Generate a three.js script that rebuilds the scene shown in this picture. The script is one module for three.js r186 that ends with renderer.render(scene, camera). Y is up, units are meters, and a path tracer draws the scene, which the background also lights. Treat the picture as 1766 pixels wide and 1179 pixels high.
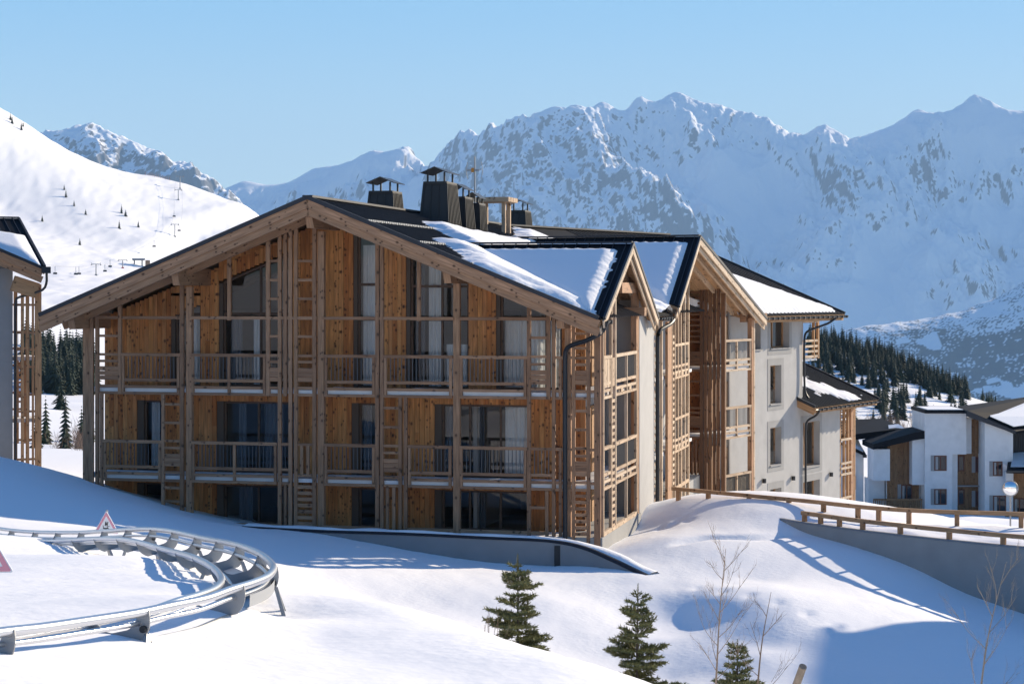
import * as THREE from 'three';
import { mergeGeometries } from 'three/addons/utils/BufferGeometryUtils.js';

// ---------------------------------------------------------------- camera, sky, sun, exposure
const scene = new THREE.Scene();
const FOCAL = 3400, EYE = 10;                       // focal length in photo pixels (1766 x 1179), eye height in metres
const camera = new THREE.PerspectiveCamera(2 * Math.atan(589.5 / FOCAL) * 180 / Math.PI, 1766 / 1179, 0.5, 40000);
camera.position.set(0, EYE, 0);
camera.lookAt(0, EYE, -100);
camera.setViewOffset(1766, 1179, 0, 84.5, 1766, 1179);   // rising lens: the horizon stands above the middle
camera.updateProjectionMatrix();
const renderer = new THREE.WebGLRenderer({ antialias: true });
renderer.toneMapping = THREE.LinearToneMapping;
renderer.toneMappingExposure = 1.76;
renderer.shadowMap.enabled = true;

const SUN_EL = 20 * Math.PI / 180, SUN_AZ = 48 * Math.PI / 180;   // azimuth to the right of the view direction
const sunDir = new THREE.Vector3(Math.sin(SUN_AZ) * Math.cos(SUN_EL), Math.sin(SUN_EL), -Math.cos(SUN_AZ) * Math.cos(SUN_EL));
const sun = new THREE.DirectionalLight(new THREE.Color(1, 0.855, 0.665), 4.6);
sun.position.copy(sunDir).multiplyScalar(300).add(new THREE.Vector3(0, 5, -60));
sun.target.position.set(0, 5, -60);
sun.castShadow = true;
sun.shadow.mapSize.set(4096, 4096);
Object.assign(sun.shadow.camera, { left: -110, right: 110, top: 70, bottom: -70, near: 1, far: 700 });
sun.shadow.radius = 1.2;
scene.add(sun, sun.target);

{ // clear winter sky: pale at the horizon, deep blue overhead, a little brighter round the sun
  const W = 512, H = 256, data = new Float32Array(W * H * 4);
  const stops = [[-90, .30, .36, .42], [-2, .30, .36, .42], [0, .40, .51, .54], [3.4, .31, .44, .51], [8.4, .17, .34, .51], [16, .078, .215, .42], [35, .034, .118, .31], [60, .02, .08, .25], [90, .016, .065, .21]];
  for (let r = 0; r < H; r++) {
    const el = ((r + .5) / H - .5) * 180;
    let k = 0; while (k < stops.length - 2 && stops[k + 1][0] < el) k++;
    const a = stops[k], b = stops[k + 1]; let t = Math.min(1, Math.max(0, (el - a[0]) / (b[0] - a[0]))); t = t * t * (3 - 2 * t) * .35 + t * .65;
    for (let c = 0; c < W; c++) {
      const az = ((c + .5) / W - .5) * 2 * Math.PI, ce = Math.cos(el * Math.PI / 180);
      const cs = Math.cos(az) * ce * sunDir.x + Math.sin(el * Math.PI / 180) * sunDir.y + Math.sin(az) * ce * sunDir.z;
      const g = Math.max(0, cs), halo = .10 * g ** 4 + .5 * g ** 40 + 1.2 * g ** 300, o = (r * W + c) * 4;
      const far = 1 - .06 * Math.min(1, Math.max(0, (.45 - cs) / .8)); // clear sky is dimmer away from the sun
      data[o] = (a[1] + (b[1] - a[1]) * t) * far + halo * .55; data[o + 1] = (a[2] + (b[2] - a[2]) * t) * far + halo * .52; data[o + 2] = (a[3] + (b[3] - a[3]) * t) * far + halo * .46; data[o + 3] = 1;
    }
  }
  const tex = new THREE.DataTexture(data, W, H, THREE.RGBAFormat, THREE.FloatType);
  tex.mapping = THREE.EquirectangularReflectionMapping; tex.magFilter = tex.minFilter = THREE.LinearFilter; tex.needsUpdate = true;
  scene.background = tex; scene.environment = tex;
}
scene.fog = new THREE.FogExp2(new THREE.Color(.46, .70, 1), 5.8e-5);

// ---------------------------------------------------------------- small tools
let seed = 20240117;
const rnd = () => { seed = (seed + 0x6D2B79F5) | 0; let t = Math.imul(seed ^ (seed >>> 15), 1 | seed); t = (t + Math.imul(t ^ (t >>> 7), 61 | t)) ^ t; return ((t ^ (t >>> 14)) >>> 0) / 4294967296; };
const rr = (a, b) => a + (b - a) * rnd();
const clamp = (x, a = 0, b = 1) => Math.min(b, Math.max(a, x)), lerp = (a, b, t) => a + (b - a) * t, smooth = (a, b, x) => { const t = clamp((x - a) / (b - a)); return t * t * (3 - 2 * t); };
const perm = new Uint8Array(512); { const p = [...Array(256).keys()]; for (let i = 255; i > 0; i--) { const j = Math.floor(rnd() * (i + 1)); [p[i], p[j]] = [p[j], p[i]]; } for (let i = 0; i < 512; i++) perm[i] = p[i & 255]; }
const GX = [], GY = []; for (let i = 0; i < 256; i++) { GX.push(Math.cos(i * 2.399)); GY.push(Math.sin(i * 2.399)); }
function noise(x, y) {
  const ix = Math.floor(x), iy = Math.floor(y), fx = x - ix, fy = y - iy, X = ix & 255, Y = iy & 255;
  const u = fx * fx * fx * (fx * (fx * 6 - 15) + 10), v = fy * fy * fy * (fy * (fy * 6 - 15) + 10);
  const g = (a, b, dx, dy) => { const h = perm[perm[(X + a) & 255] + ((Y + b) & 255)]; return GX[h] * dx + GY[h] * dy; };
  return 1.4 * lerp(lerp(g(0, 0, fx, fy), g(1, 0, fx - 1, fy), u), lerp(g(0, 1, fx, fy - 1), g(1, 1, fx - 1, fy - 1), u), v);
}
function fbm(x, y, n = 4) { let s = 0, a = .5; for (let i = 0; i < n; i++) { s += a * noise(x, y); x = x * 2.03 + 17.1; y = y * 2.03 - 9.7; a *= .5; } return s; }
function ridged(x, y, n = 5) { let s = 0, a = .5, w = 1; for (let i = 0; i < n; i++) { let v = 1 - Math.abs(noise(x, y)); v *= v * w; s += a * v; w = clamp(v * 1.8); x = x * 2.07 + 5.3; y = y * 2.07 + 31.7; a *= .5; } return s; }
// smooth surface through scattered heights (thin plate spline)
function spline(pts) {
  const n = pts.length, N = n + 3, A = Array.from({ length: N }, () => new Float64Array(N + 1)), S = pts.reduce((m, p) => Math.max(m, Math.abs(p[0]), Math.abs(p[1])), 1);
  const U = (r2) => (r2 < 1e-12 ? 0 : r2 * Math.log(r2));
  for (let i = 0; i < n; i++) {
    for (let j = 0; j < n; j++) A[i][j] = U(((pts[i][0] - pts[j][0]) ** 2 + (pts[i][1] - pts[j][1]) ** 2) / S / S);
    A[i][i] += 1e-7;
    const q = [1, pts[i][0] / S, pts[i][1] / S]; for (let k = 0; k < 3; k++) A[i][n + k] = A[n + k][i] = q[k];
    A[i][N] = pts[i][2];
  }
  for (let c = 0; c < N; c++) {
    let p = c; for (let r = c + 1; r < N; r++) if (Math.abs(A[r][c]) > Math.abs(A[p][c])) p = r;
    [A[c], A[p]] = [A[p], A[c]];
    for (let r = 0; r < N; r++) if (r !== c && A[r][c]) { const f = A[r][c] / A[c][c]; for (let k = c; k <= N; k++) A[r][k] -= f * A[c][k]; }
  }
  const w = A.map((row, i) => row[N] / row[i]);
  return (x, d) => { let s = w[n] + w[n + 1] * x / S + w[n + 2] * d / S; for (let i = 0; i < n; i++) s += w[i] * U(((x - pts[i][0]) ** 2 + (d - pts[i][1]) ** 2) / S / S); return s; };
}
// a spline tabulated on a coarse grid, for large meshes
function table(f, x0, x1, d0, d1, n = 110) {
  const t = new Float32Array((n + 1) * (n + 1)); for (let j = 0; j <= n; j++) for (let i = 0; i <= n; i++) t[j * (n + 1) + i] = f(lerp(x0, x1, i / n), lerp(d0, d1, j / n));
  const at = (i, j) => t[clamp(j, 0, n) * (n + 1) + clamp(i, 0, n)], cub = (a, b, c, d, u) => b + .5 * u * (c - a + u * (2 * a - 5 * b + 4 * c - d + u * (3 * (b - c) + d - a)));
  return (x, d) => { const u = clamp((x - x0) / (x1 - x0)) * n, v = clamp((d - d0) / (d1 - d0)) * n, i = Math.min(n - 1, Math.floor(u)), j = Math.min(n - 1, Math.floor(v)), r = [-1, 0, 1, 2].map((k) => cub(at(i - 1, j + k), at(i, j + k), at(i + 1, j + k), at(i + 2, j + k), u - i)); return cub(r[0], r[1], r[2], r[3], v - j); };
}
// height field over columns xs and depths ds (metres in front of the camera); colour(x, d, y, slope) optional
function field(name, xs, ds, height, mat, colour) {
  const nx = xs.length, nd = ds.length, pos = new Float32Array(nx * nd * 3), uv = new Float32Array(nx * nd * 2), idx = new Uint32Array((nx - 1) * (nd - 1) * 6);
  for (let j = 0, o = 0; j < nd; j++) for (let i = 0; i < nx; i++, o++) { const x = typeof xs[i] === 'function' ? xs[i](ds[j]) : xs[i]; pos[o * 3] = x; pos[o * 3 + 1] = height(x, ds[j]); pos[o * 3 + 2] = -ds[j]; uv[o * 2] = x; uv[o * 2 + 1] = ds[j]; }
  for (let j = 0, o = 0; j < nd - 1; j++) for (let i = 0; i < nx - 1; i++) { const a = j * nx + i, b = a + 1, c = a + nx, d = c + 1; idx[o++] = a; idx[o++] = b; idx[o++] = d; idx[o++] = a; idx[o++] = d; idx[o++] = c; }
  const g = new THREE.BufferGeometry(); g.setAttribute('position', new THREE.BufferAttribute(pos, 3)); g.setAttribute('uv', new THREE.BufferAttribute(uv, 2)); g.setIndex(new THREE.BufferAttribute(idx, 1)); g.computeVertexNormals();
  if (colour) { const col = new Float32Array(nx * nd * 3), nn = g.attributes.normal.array; for (let o = 0; o < nx * nd; o++) { const c = colour(pos[o * 3], -pos[o * 3 + 2], pos[o * 3 + 1], nn[o * 3 + 1], nn[o * 3], nn[o * 3 + 2]); col[o * 3] = c[0]; col[o * 3 + 1] = c[1]; col[o * 3 + 2] = c[2]; } g.setAttribute('color', new THREE.BufferAttribute(col, 3)); }
  const m = new THREE.Mesh(g, mat); m.name = name; m.userData.kind = 'structure'; m.castShadow = m.receiveShadow = true; scene.add(m); return m;
}
const range = (a, b, n) => Array.from({ length: n + 1 }, (_, i) => a + (b - a) * i / n);
const names = {};
const numbered = (n) => { const k = names[n] = (names[n] ?? -1) + 1; return k ? n + '_' + String(k).padStart(3, '0') : n; };
function tag(o, label, category, group, kind) { o.userData.label = label; o.userData.category = category; if (group) o.userData.group = group; if (kind) o.userData.kind = kind; return o; }
function thing(name, label, category, [x, y, z] = [0, 0, 0], turn = 0, group) { const o = new THREE.Group(); o.name = numbered(name); o.position.set(x, y, z); o.rotation.y = turn; tag(o, label, category, group); scene.add(o); o.updateMatrix(); return o; }
function part(parent, name, geo, mat, kind) { const m = new THREE.Mesh(geo, mat); m.name = name; m.castShadow = m.receiveShadow = true; if (kind) m.userData.kind = kind; parent.add(m); return m; }
function sub(parent, name) { const g = new THREE.Group(); g.name = name; parent.add(g); return g; }
function solo(name, geo, mat, label, category, group, kind) { const m = part(scene, numbered(name), geo, mat); return tag(m, label, category, group, kind); }
const merge = (list) => mergeGeometries(list.map((g) => (g.index ? g.toNonIndexed() : g)), false);
// box with texture coordinates in metres, the grain along its longest side
function boxGeo(w, h, d) {
  const g = new THREE.BoxGeometry(w, h, d), p = g.attributes.position, n = g.attributes.normal, uv = g.attributes.uv, dim = [w, h, d], L = dim.indexOf(Math.max(w, h, d)), ou = rnd() * 7, ov = rnd() * 7;
  for (let i = 0; i < p.count; i++) { const q = [p.getX(i), p.getY(i), p.getZ(i)], nn = [n.getX(i), n.getY(i), n.getZ(i)].map(Math.abs), na = nn.indexOf(1), rest = [0, 1, 2].filter((k) => k !== na), a = rest.includes(L) ? L : rest[0], b = rest.find((k) => k !== a); uv.setXY(i, q[a] + ou, q[b] + ov); }
  return g;
}
const I4 = new THREE.Matrix4();
// a box part between two corners in frame F
function bx(parent, F, name, x0, x1, y0, y1, z0, z1, mat, kind) { const m = part(parent, name, boxGeo(Math.abs(x1 - x0), Math.abs(y1 - y0), Math.abs(z1 - z0)), mat, kind); m.position.set((x0 + x1) / 2, (y0 + y1) / 2, (z0 + z1) / 2); if (F) m.applyMatrix4(F); return m; }
const boxAt = (x0, x1, y0, y1, z0, z1) => boxGeo(Math.abs(x1 - x0), Math.abs(y1 - y0), Math.abs(z1 - z0)).translate((x0 + x1) / 2, (y0 + y1) / 2, (z0 + z1) / 2);
const V = (x, y, z) => new THREE.Vector3(x, y, z);
// straight bar of rectangular section between two points; up tells which way its height points
function barGeo(a, b, w, h, up = V(0, 1, 0)) { const d = b.clone().sub(a), L = d.length(); const x = d.clone().normalize(), z = x.clone().cross(up).normalize(), y = z.clone().cross(x); const m = new THREE.Matrix4().makeBasis(x, y, z); m.setPosition(a.clone().add(b).multiplyScalar(.5)); return boxGeo(L, h, w).applyMatrix4(m); }
function bar(parent, F, name, a, b, w, h, mat, up) { const m = part(parent, name, barGeo(a, b, w, h, up), mat); if (F) m.applyMatrix4(F); return m; }
function tube(points, r, seg = 6, n = points.length * 6, closed = false) { return new THREE.TubeGeometry(new THREE.CatmullRomCurve3(points, closed, 'centripetal'), n, r, seg, closed); }
// flat slab through a polygon of points, thickness t measured downwards
function slabGeo(pts, t) {
  const n = pts.length, pos = [], uv = [], nor = new THREE.Vector3().crossVectors(pts[1].clone().sub(pts[0]), pts[2].clone().sub(pts[0])).normalize(); const ps = nor.y < 0 ? [...pts].reverse() : pts;
  const ax = ps[1].clone().sub(ps[0]).normalize(), up = nor.y < 0 ? nor.negate() : nor, ay = up.clone().cross(ax); const lo = ps.map((p) => p.clone().addScaledVector(up, -t)), U = (p) => { const d = p.clone().sub(ps[0]); return [d.dot(ax), d.dot(ay)]; };
  const tri = (a, b, c, ua = U(a), ub = U(b), uc = U(c)) => { pos.push(...a.toArray(), ...b.toArray(), ...c.toArray()); uv.push(...ua, ...ub, ...uc); };
  for (let i = 1; i < n - 1; i++) { tri(ps[0], ps[i], ps[i + 1]); tri(lo[0], lo[i + 1], lo[i]); }
  for (let i = 0; i < n; i++) { const j = (i + 1) % n, L = ps[i].distanceTo(ps[j]); tri(ps[i], lo[i], lo[j], [0, 0], [0, t], [L, t]); tri(ps[i], lo[j], ps[j], [0, 0], [L, t], [L, 0]); }
  const g = new THREE.BufferGeometry(); g.setAttribute('position', new THREE.Float32BufferAttribute(pos, 3)); g.setAttribute('uv', new THREE.Float32BufferAttribute(uv, 2)); g.computeVertexNormals(); return g;
}

// ---------------------------------------------------------------- textures and materials
function tex(n, f, srgb, period) { const d = new Uint8Array(n * n * 4); for (let j = 0; j < n; j++) for (let i = 0; i < n; i++) { const c = f(i / n, j / n), o = (j * n + i) * 4; d[o] = c[0] * 255; d[o + 1] = c[1] * 255; d[o + 2] = c[2] * 255; d[o + 3] = 255; } const t = new THREE.DataTexture(d, n, n); t.wrapS = t.wrapT = THREE.RepeatWrapping; t.magFilter = THREE.LinearFilter; t.minFilter = THREE.LinearMipmapLinearFilter; t.generateMipmaps = true; if (srgb) t.colorSpace = THREE.SRGBColorSpace; t.repeat.set(1 / period, 1 / period); t.needsUpdate = true; return t; }
// seamless noise: blend of two shifted copies
const seam = (f) => (u, v) => { const a = smooth(0, 1, u), b = smooth(0, 1, v); return lerp(lerp(f(u + 1, v + 1), f(u, v + 1), a), lerp(f(u + 1, v), f(u, v), a), b); };
function woodTex(period, knots, contrast, fine) {
  const K = []; for (let i = 0; i < knots; i++) K.push([rnd(), rnd(), rr(.35, 1), rnd()]);
  const grain = seam((u, v) => fbm(u * 3, v * fine, 4)), tone = seam((u, v) => fbm(u * 2 + 40, v * 9, 3));
  return tex(512, (u, v) => {
    let g = 1 + contrast * grain(u, v) + .18 * tone(u, v), r = g, gr = g, b = g;
    for (const [ku, kv, s] of K) { let du = Math.abs(u - ku), dv = Math.abs(v - kv); du = Math.min(du, 1 - du); dv = Math.min(dv, 1 - dv); const q = Math.hypot(du * period / (.034 * s), dv * period / (.026 * s)); if (q < 2.6) { const k = Math.exp(-q * q * 1.1), h = Math.exp(-((q - 1.5) ** 2) * 3) * .18; r *= 1 - .72 * k - h; gr *= 1 - .8 * k - h; b *= 1 - .85 * k - h; } }
    return [clamp(r * .8), clamp(gr * .8), clamp(b * .8)];
  }, true, period);
}
const std = (o) => new THREE.MeshStandardMaterial({ roughness: .85, metalness: 0, ...o });
const lin = (r, g, b) => new THREE.Color(r, g, b);
const TL = woodTex(2, 26, .35, 46), TP = woodTex(2, 80, .32, 30), TP2 = woodTex(2.6, 34, .42, 22), TN = tex(256, (u, v) => { const g = clamp(.5 + .5 * seam((a, b) => fbm(a * 16, b * 16, 5))(u, v)); return [g, g, g]; }, false, 2.5);
const TC = tex(256, (u, v) => { const g = clamp(.9 + .07 * seam((a, b) => fbm(a * 5, b * 5, 5))(u, v)); return [g, g, g]; }, true, 3.5);
const timberSet = (list) => list.map((c) => std({ color: lin(...c), map: TL, bumpMap: TL, bumpScale: .002 }));
const frontTimber = timberSet([[.52, .285, .155], [.45, .245, .135], [.57, .32, .18], [.41, .22, .12]]), sunlitTimber = timberSet([[.82, .61, .42], [.76, .55, .37], [.86, .66, .47], [.70, .50, .33]]); // second set is paler: sunlight on the long side put into the timber colour
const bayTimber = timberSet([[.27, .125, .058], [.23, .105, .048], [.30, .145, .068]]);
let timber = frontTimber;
const beamWood = [[.62, .345, .19], [.55, .31, .17]].map((c) => std({ color: lin(...c), map: TL, bumpMap: TL, bumpScale: .002 }));
const larch = [[.86, .335, .095, 0], [.74, .27, .07, 1], [.90, .385, .115, 1], [.66, .225, .055, 0], [.80, .335, .11, 1], [.76, .295, .085, 0], [.92, .40, .125, 0]].map((c) => std({ color: lin(...c.slice(0, 3)), map: c[3] ? TP2 : TP, bumpMap: TP, bumpScale: .002, roughness: .75 }));
const freshWood = [[.62, .36, .18], [.56, .31, .15]].map((c) => std({ color: lin(...c), map: TL }));
const pick = (a) => a[Math.floor(rnd() * a.length)];
const M = {
  plaster: std({ color: lin(.49, .48, .465), map: TC, bumpMap: TN, bumpScale: .006 }),
  band: std({ color: lin(.36, .355, .345), map: TC }),
  greyPlaster: std({ color: lin(.28, .29, .30), map: TC, bumpMap: TN, bumpScale: .006 }),
  concrete: std({ color: lin(.36, .36, .35), map: TC, bumpMap: TN, bumpScale: .01 }),
  slab: std({ color: lin(.86, .86, .86), map: TC }),
  roof: new THREE.MeshPhysicalMaterial({ color: lin(.011, .012, .015), roughness: .7, metalness: 0, specularIntensity: .15, bumpMap: TN, bumpScale: .004 }),
  trim: std({ color: lin(.022, .024, .03), roughness: .6, metalness: .1 }),
  black: std({ color: lin(.014, .015, .018), roughness: .45 }),
  frame: std({ color: lin(.16, .085, .045), roughness: .6, map: TL }),
  reveal: std({ color: lin(.10, .07, .05), roughness: .8 }),
  rod: std({ color: lin(.10, .105, .11), roughness: .5, metalness: .5 }),
  glass: new THREE.MeshPhysicalMaterial({ color: lin(.93, .96, .97), roughness: .02, metalness: 0, transmission: 1, thickness: 0, ior: 1.5 }),
  room: std({ color: lin(.26, .23, .2) }), roomFloor: std({ color: lin(.22, .15, .09) }),
  curtain: new THREE.MeshPhysicalMaterial({ color: lin(.74, .73, .71), roughness: 1, transmission: .35, thickness: 0, side: THREE.DoubleSide }),
  drape: std({ color: lin(.10, .105, .115), side: THREE.DoubleSide }),
  steel: std({ color: lin(.62, .63, .65), roughness: .3, metalness: .9 }),
  galv: std({ color: lin(.42, .43, .44), roughness: .55, metalness: .55, map: TC }),
  snow: std({ color: lin(.89, .88, .87), roughness: .95, bumpMap: TN, bumpScale: .012 }),
  roofSnow: std({ color: lin(.89, .88, .87), roughness: .95, bumpMap: TN, bumpScale: .02 }),
  sheet: std({ color: lin(.25, .26, .27), roughness: .5, metalness: .6 }),
};
// ---------------------------------------------------------------- land: surveyed heights [x, distance, height] in metres
const NEAR=[[-17.2,62,4.99],[-16.36,63,4.63],[-15.54,65,4.25],[-14.33,66,3.73],[-12.1,65,3.17],[-9.02,63.5,2.53],[-6.25,62,2.45],[-3.26,60.5,2.08],[-0.93,59.6,1.81],[1.33,58.7,1.75],[3.81,57,1.82],[-13.63,52.5,4.27],[-11.69,45,4.43],[-8.86,38,5.23],[-9.33,54.4,3.46],[-8.94,48,4.06],[-6.42,55.5,2.54],[-5.6,44,3.72],[-3.86,54,2.14],[-3.72,52,1.92],[-0.71,56,1.85],[-0.63,50,1.47],[1.2,53,1.66],[2.84,61.5,1.81],[4.44,68,1.86],[6.11,70,2.73],[7.29,67.5,2.83],[9.02,64.3,2.66],[4.87,62,2.25],[6.48,60,2.15],[4.44,56.5,1.72],[5.72,53,1.63],[6.91,50.3,1.49],[7.88,49,1.41],[6.99,57,1.7],[8.52,56,1.68],[4.24,54,1.34],[3.97,50.5,1.01],[3.77,48,0.61],[5.9,48.1,1.16],[5.63,45.9,0.9],[5.1,54.7,1.68],[6.33,51.6,1.55],[4.91,52.7,1.15],[6.11,49.8,1.2],[7.1,48.6,1.25],[8.93,50,1.37],[8.17,45,1.08],[10.33,49,1.43],[9.06,63.5,2.42],[10.76,61.3,2.1],[12.2,59.5,1.67],[13.32,58.3,1.15],[14.86,57.2,0.71],[11.43,44,1.28],[16.75,56,0.2],[-2.58,21.8,6.75],[-2.01,21.2,6.75],[-1.47,20.5,6.76],[-0.83,19.8,6.72],[-0.24,19.1,6.7],[0.41,18.2,6.67],[1.05,17.2,6.65],[-1.69,15,7.03],[0.08,15.9,6.85],[1,16.4,6.75],[-3.25,12.5,7.52],[-2.51,13.5,7.32],[-2.83,16.5,7.06],[-3.77,14.5,7.33],[-2,18,6.82],[-2.38,20,6.69],[-1.3,18.2,6.82],[-4.96,23,6.65],[-8.05,31,5.94],[-3.03,19,7.07],[-5.03,27,6.39],[-4.93,19,7.01],[-2.74,20.6,6.76],[-6.75,26,6.44],[-9.11,30,6.07],[-0.4,30,4.1],[1.5,27,4],[-2.2,34,4.3],[2.8,22,4.4],[2.2,18.5,5.6],[-40,62,7.5],[-40,30,7.6],[-20,12,8],[-30,85,3],[-12,85,1],[0,90,0.5],[10,80,0.4],[25,80,-0.5],[20,110,-4],[30,50,0.3],[16,30,1.5],[25,30,1],[8,30,2.2],[5,15,5.5],[12,15,4],[0,5,7.6],[-8,5,8],[8,5,6.8],[25,5,4],[40,70,-1],[40,30,-1],[0,-20,8.2],[-40,-20,10],[40,-20,6],[0,-120,26],[-60,-120,34],[60,-120,22],[-60,20,10],[60,20,-3],[-60,100,2],[0,125,-2],[60,110,-8],[-25,125,0]];
const HILL=[[-335.9,1095,137.2],[-311.2,1122,127.2],[-294.2,1133,116],[-283.6,1144,108.6],[-273.8,1152,99.4],[-257.6,1163,90],[-236.8,1179,83.2],[-218,1190,81.4],[-203.7,1198,77.7],[-189.5,1209,71.9],[-173.3,1220,64.5],[-158.2,1228,57.3],[-133.1,1247,41.2],[-97.9,1266,19.3],[-50.3,1285,-3.2],[-282.6,1019,62.4],[-246.7,950,39.3],[-240.9,1046,57.7],[-205.5,1023,41.6],[-183.1,1068,43],[-167.4,1068,36.7],[-207.1,1095,59.9],[-210.9,940,30.7],[-221.9,800,15.9],[-188.9,800,14.7],[-179.5,850,16.8],[-176.9,950,23.4],[-168.5,1000,25.6],[-146.3,1030,26.7],[-110.8,1038,17.6],[-158.9,690,7],[-134,720,6.8],[-106.5,750,2.3],[-130.6,560,0.6],[-104.3,560,-0.7],[-166.4,600,3.8],[-58.3,700,-3.4],[-363.5,1185,112.2],[-336.2,1212,102.2],[-317.6,1223,91],[-306,1234,83.6],[-295.2,1242,74.4],[-277.5,1253,65],[-254.9,1269,58.2],[-234.5,1280,56.4],[-219,1288,52.7],[-203.6,1299,46.9],[-186.1,1310,39.5],[-169.8,1318,32.3],[-142.7,1337,16.2],[-104.9,1356,-5.7],[-53.8,1375,-28.2],[-420,900,150],[-330,650,60],[-380,1700,40],[-250,1700,-20],[-100,1700,-120],[60,1500,-60],[60,800,-30]];
const MIDL=[[-82.9,360,2.9],[-84.7,350,2.8],[-79.8,370,2.4],[-70.7,380,0.5],[-92.3,340,4.5],[-69.1,300,-1.9],[-70.2,290,-2.4],[-65.9,310,-2.3],[-57.6,250,-3.5],[-58.1,240,-3.2],[-53.2,250,-3.6],[-47.2,205,-2.1],[-48.41,200,-1.76],[-45.3,210,-2],[-34.54,150,-1.91],[-36.31,150,-1.91],[-31.9,150,-1.91],[-26.48,115,0.02],[-27.27,110,0.46],[-22.74,110,0.13],[-34.69,120,0.29],[-82.6,280,-1.1],[-56.6,330,-3.1],[-140,250,10],[-60,90,1.5],[0,200,-8],[0,350,-10]];
const MIDR=[[40.1,430,-2],[68.4,425,-2.4],[74.6,425,-3.4],[84.4,430,-6.1],[90.7,430,-9],[95.7,430,-11.9],[108.3,440,-15],[114.3,440,-16.8],[128.6,430,-19.7],[60,360,-8.5],[67.1,370,-10.1],[69.7,350,-12.1],[80.2,360,-12.8],[54.4,310,-11.9],[57.7,290,-11.8],[72.1,300,-12.5],[33.36,190,-9.84],[35.85,170,-8.75],[42.85,165,-8.68],[49.35,165,-9.17],[15.11,110,-2.78],[18.44,105,-2.35],[21.09,100,-2.5],[26.97,100,-2.79],[41,380,-5.1],[18.4,150,-7.87],[26.34,150,-7.65],[31.24,130,-5.68],[30,600,-60],[80,600,-70],[140,600,-80],[70,90,-6],[110,180,-25],[110,300,-22],[10,250,-8],[10,150,-8]];
const RANGE=[[-1766,10300,495],[-1645,10300,510],[-1524,10300,528],[-1403,10300,567],[-1251,10300,564],[-1029,10200,628],[-849,10200,682],[-695,10138,708],[-587,10076,700],[-498,10076,698],[-439,9952,636],[-347,9600,657],[-230,9400,707],[-90,9238,749],[-8,9176,763],[126,9083,801],[192,9052,841],[273,9114,841],[315,9145,838],[413,9238,874],[488,9269,850],[552,9300,869],[599,9300,918],[652,9350,896],[738,9400,931],[785,9400,942],[876,9400,920],[987,9400,906],[1064,9350,874],[1168,9300,820],[1264,9300,787],[1359,9300,748],[1469,9300,781],[1565,9300,743],[1688,9300,754],[1824,9300,809],[1920,9300,852],[2016,9300,828],[2084,9300,861],[2180,9300,913],[2289,9300,891],[2358,9300,863],[2481,9300,872],[2645,9300,899],[2919,9300,844],[281,8928,706],[329,8804,618],[399,8649,519],[519,8525,449],[662,8432,382],[741,8339,255],[763,8184,94],[44,8835,621],[-8,8649,455],[-82,8432,270],[167,8494,447],[285,8277,266],[526,8246,216],[-330,9114,452],[-365,8680,227],[-823,9890,519],[-1187,10014,481],[611,9145,750],[653,8990,578],[821,8804,463],[970,8990,605],[1118,9114,667],[959,8649,379],[1009,8432,196],[1226,8928,522],[1358,8928,548],[1179,8587,275],[1427,8711,484],[1540,8773,565],[1472,8525,374],[1644,8773,513],[1322,8370,268],[1192,8153,118],[1765,8866,545],[1922,8866,545],[2138,8897,599],[2303,8866,545],[1685,8463,271],[1923,8525,273],[2133,8463,222],[1491,8215,167],[1706,8091,70],[1937,8060,22],[1128,7874,-71],[1418,7812,-116],[1693,7812,-139],[2045,7874,-117],[863,7998,-25],[510,7998,-25],[40,8060,-26],[-466,8650,-28],[-1065,9456,163],[2541,8494,272],[2355,7874,-117],[-1158,8154,-266],[37,7440,-285],[912,7440,-285],[1350,7440,-329],[1932,7440,-329],[2335,7440,-329],[-1811,10560,345],[-1686,10560,360],[-1562,10560,378],[-1438,10560,417],[-1283,10560,414],[-1055,10460,478],[-871,10460,532],[-710,10360,555],[-597,10260,545],[-507,10260,542],[-444,10060,477],[-357,9860,507],[-236,9660,557],[-92,9460,596],[-8,9360,607],[127,9210,639],[194,9160,677],[278,9260,681],[320,9310,680],[423,9460,720],[501,9510,698],[568,9560,719],[616,9560,768],[670,9610,746],[759,9660,781],[807,9660,792],[901,9660,770],[1014,9660,756],[1094,9610,723],[1201,9560,670],[1299,9560,637],[1397,9560,599],[1510,9560,631],[1608,9560,593],[1735,9560,604],[1875,9560,659],[1974,9560,702],[2072,9560,678],[2143,9560,711],[2241,9560,763],[2353,9560,741],[2424,9560,713],[2550,9560,722],[2719,9560,749],[3000,9560,694],[-1972,11500,300],[-1465,11500,300],[-957,11500,300],[-450,11500,300],[58,11500,300],[565,11500,300],[1072,11500,300],[1580,11500,300],[2087,11500,300],[2594,11500,300],[3102,11500,300],[3609,11500,300]];
const PEAK=[[-1828,7200,508],[-1717,7200,590],[-1637,7200,601],[-1552,7200,626],[-1478,7200,594],[-1415,7200,569],[-1303,7170,520],[-1203,7140,470],[-1130,7140,428],[-1067,7140,369],[-964,7080,270],[-839,7080,145],[-1513,7020,495],[-1398,6960,430],[-1464,7080,531],[-1348,7020,454],[-1589,6900,426],[-1699,7020,475],[-1183,6900,345],[-1436,6660,314],[-1240,6660,255],[-1044,6660,176],[-1617,6600,253],[-1862,7170,527],[-1980,7140,504],[-1878,7400,388],[-1765,7400,470],[-1682,7400,481],[-1595,7400,506],[-1519,7400,474],[-1454,7400,449],[-1336,7350,399],[-1230,7300,347],[-1155,7300,306],[-1091,7300,247],[-980,7200,147],[-853,7200,24],[-1900,8500,200],[-1300,8500,200],[-700,8500,100]];
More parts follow.
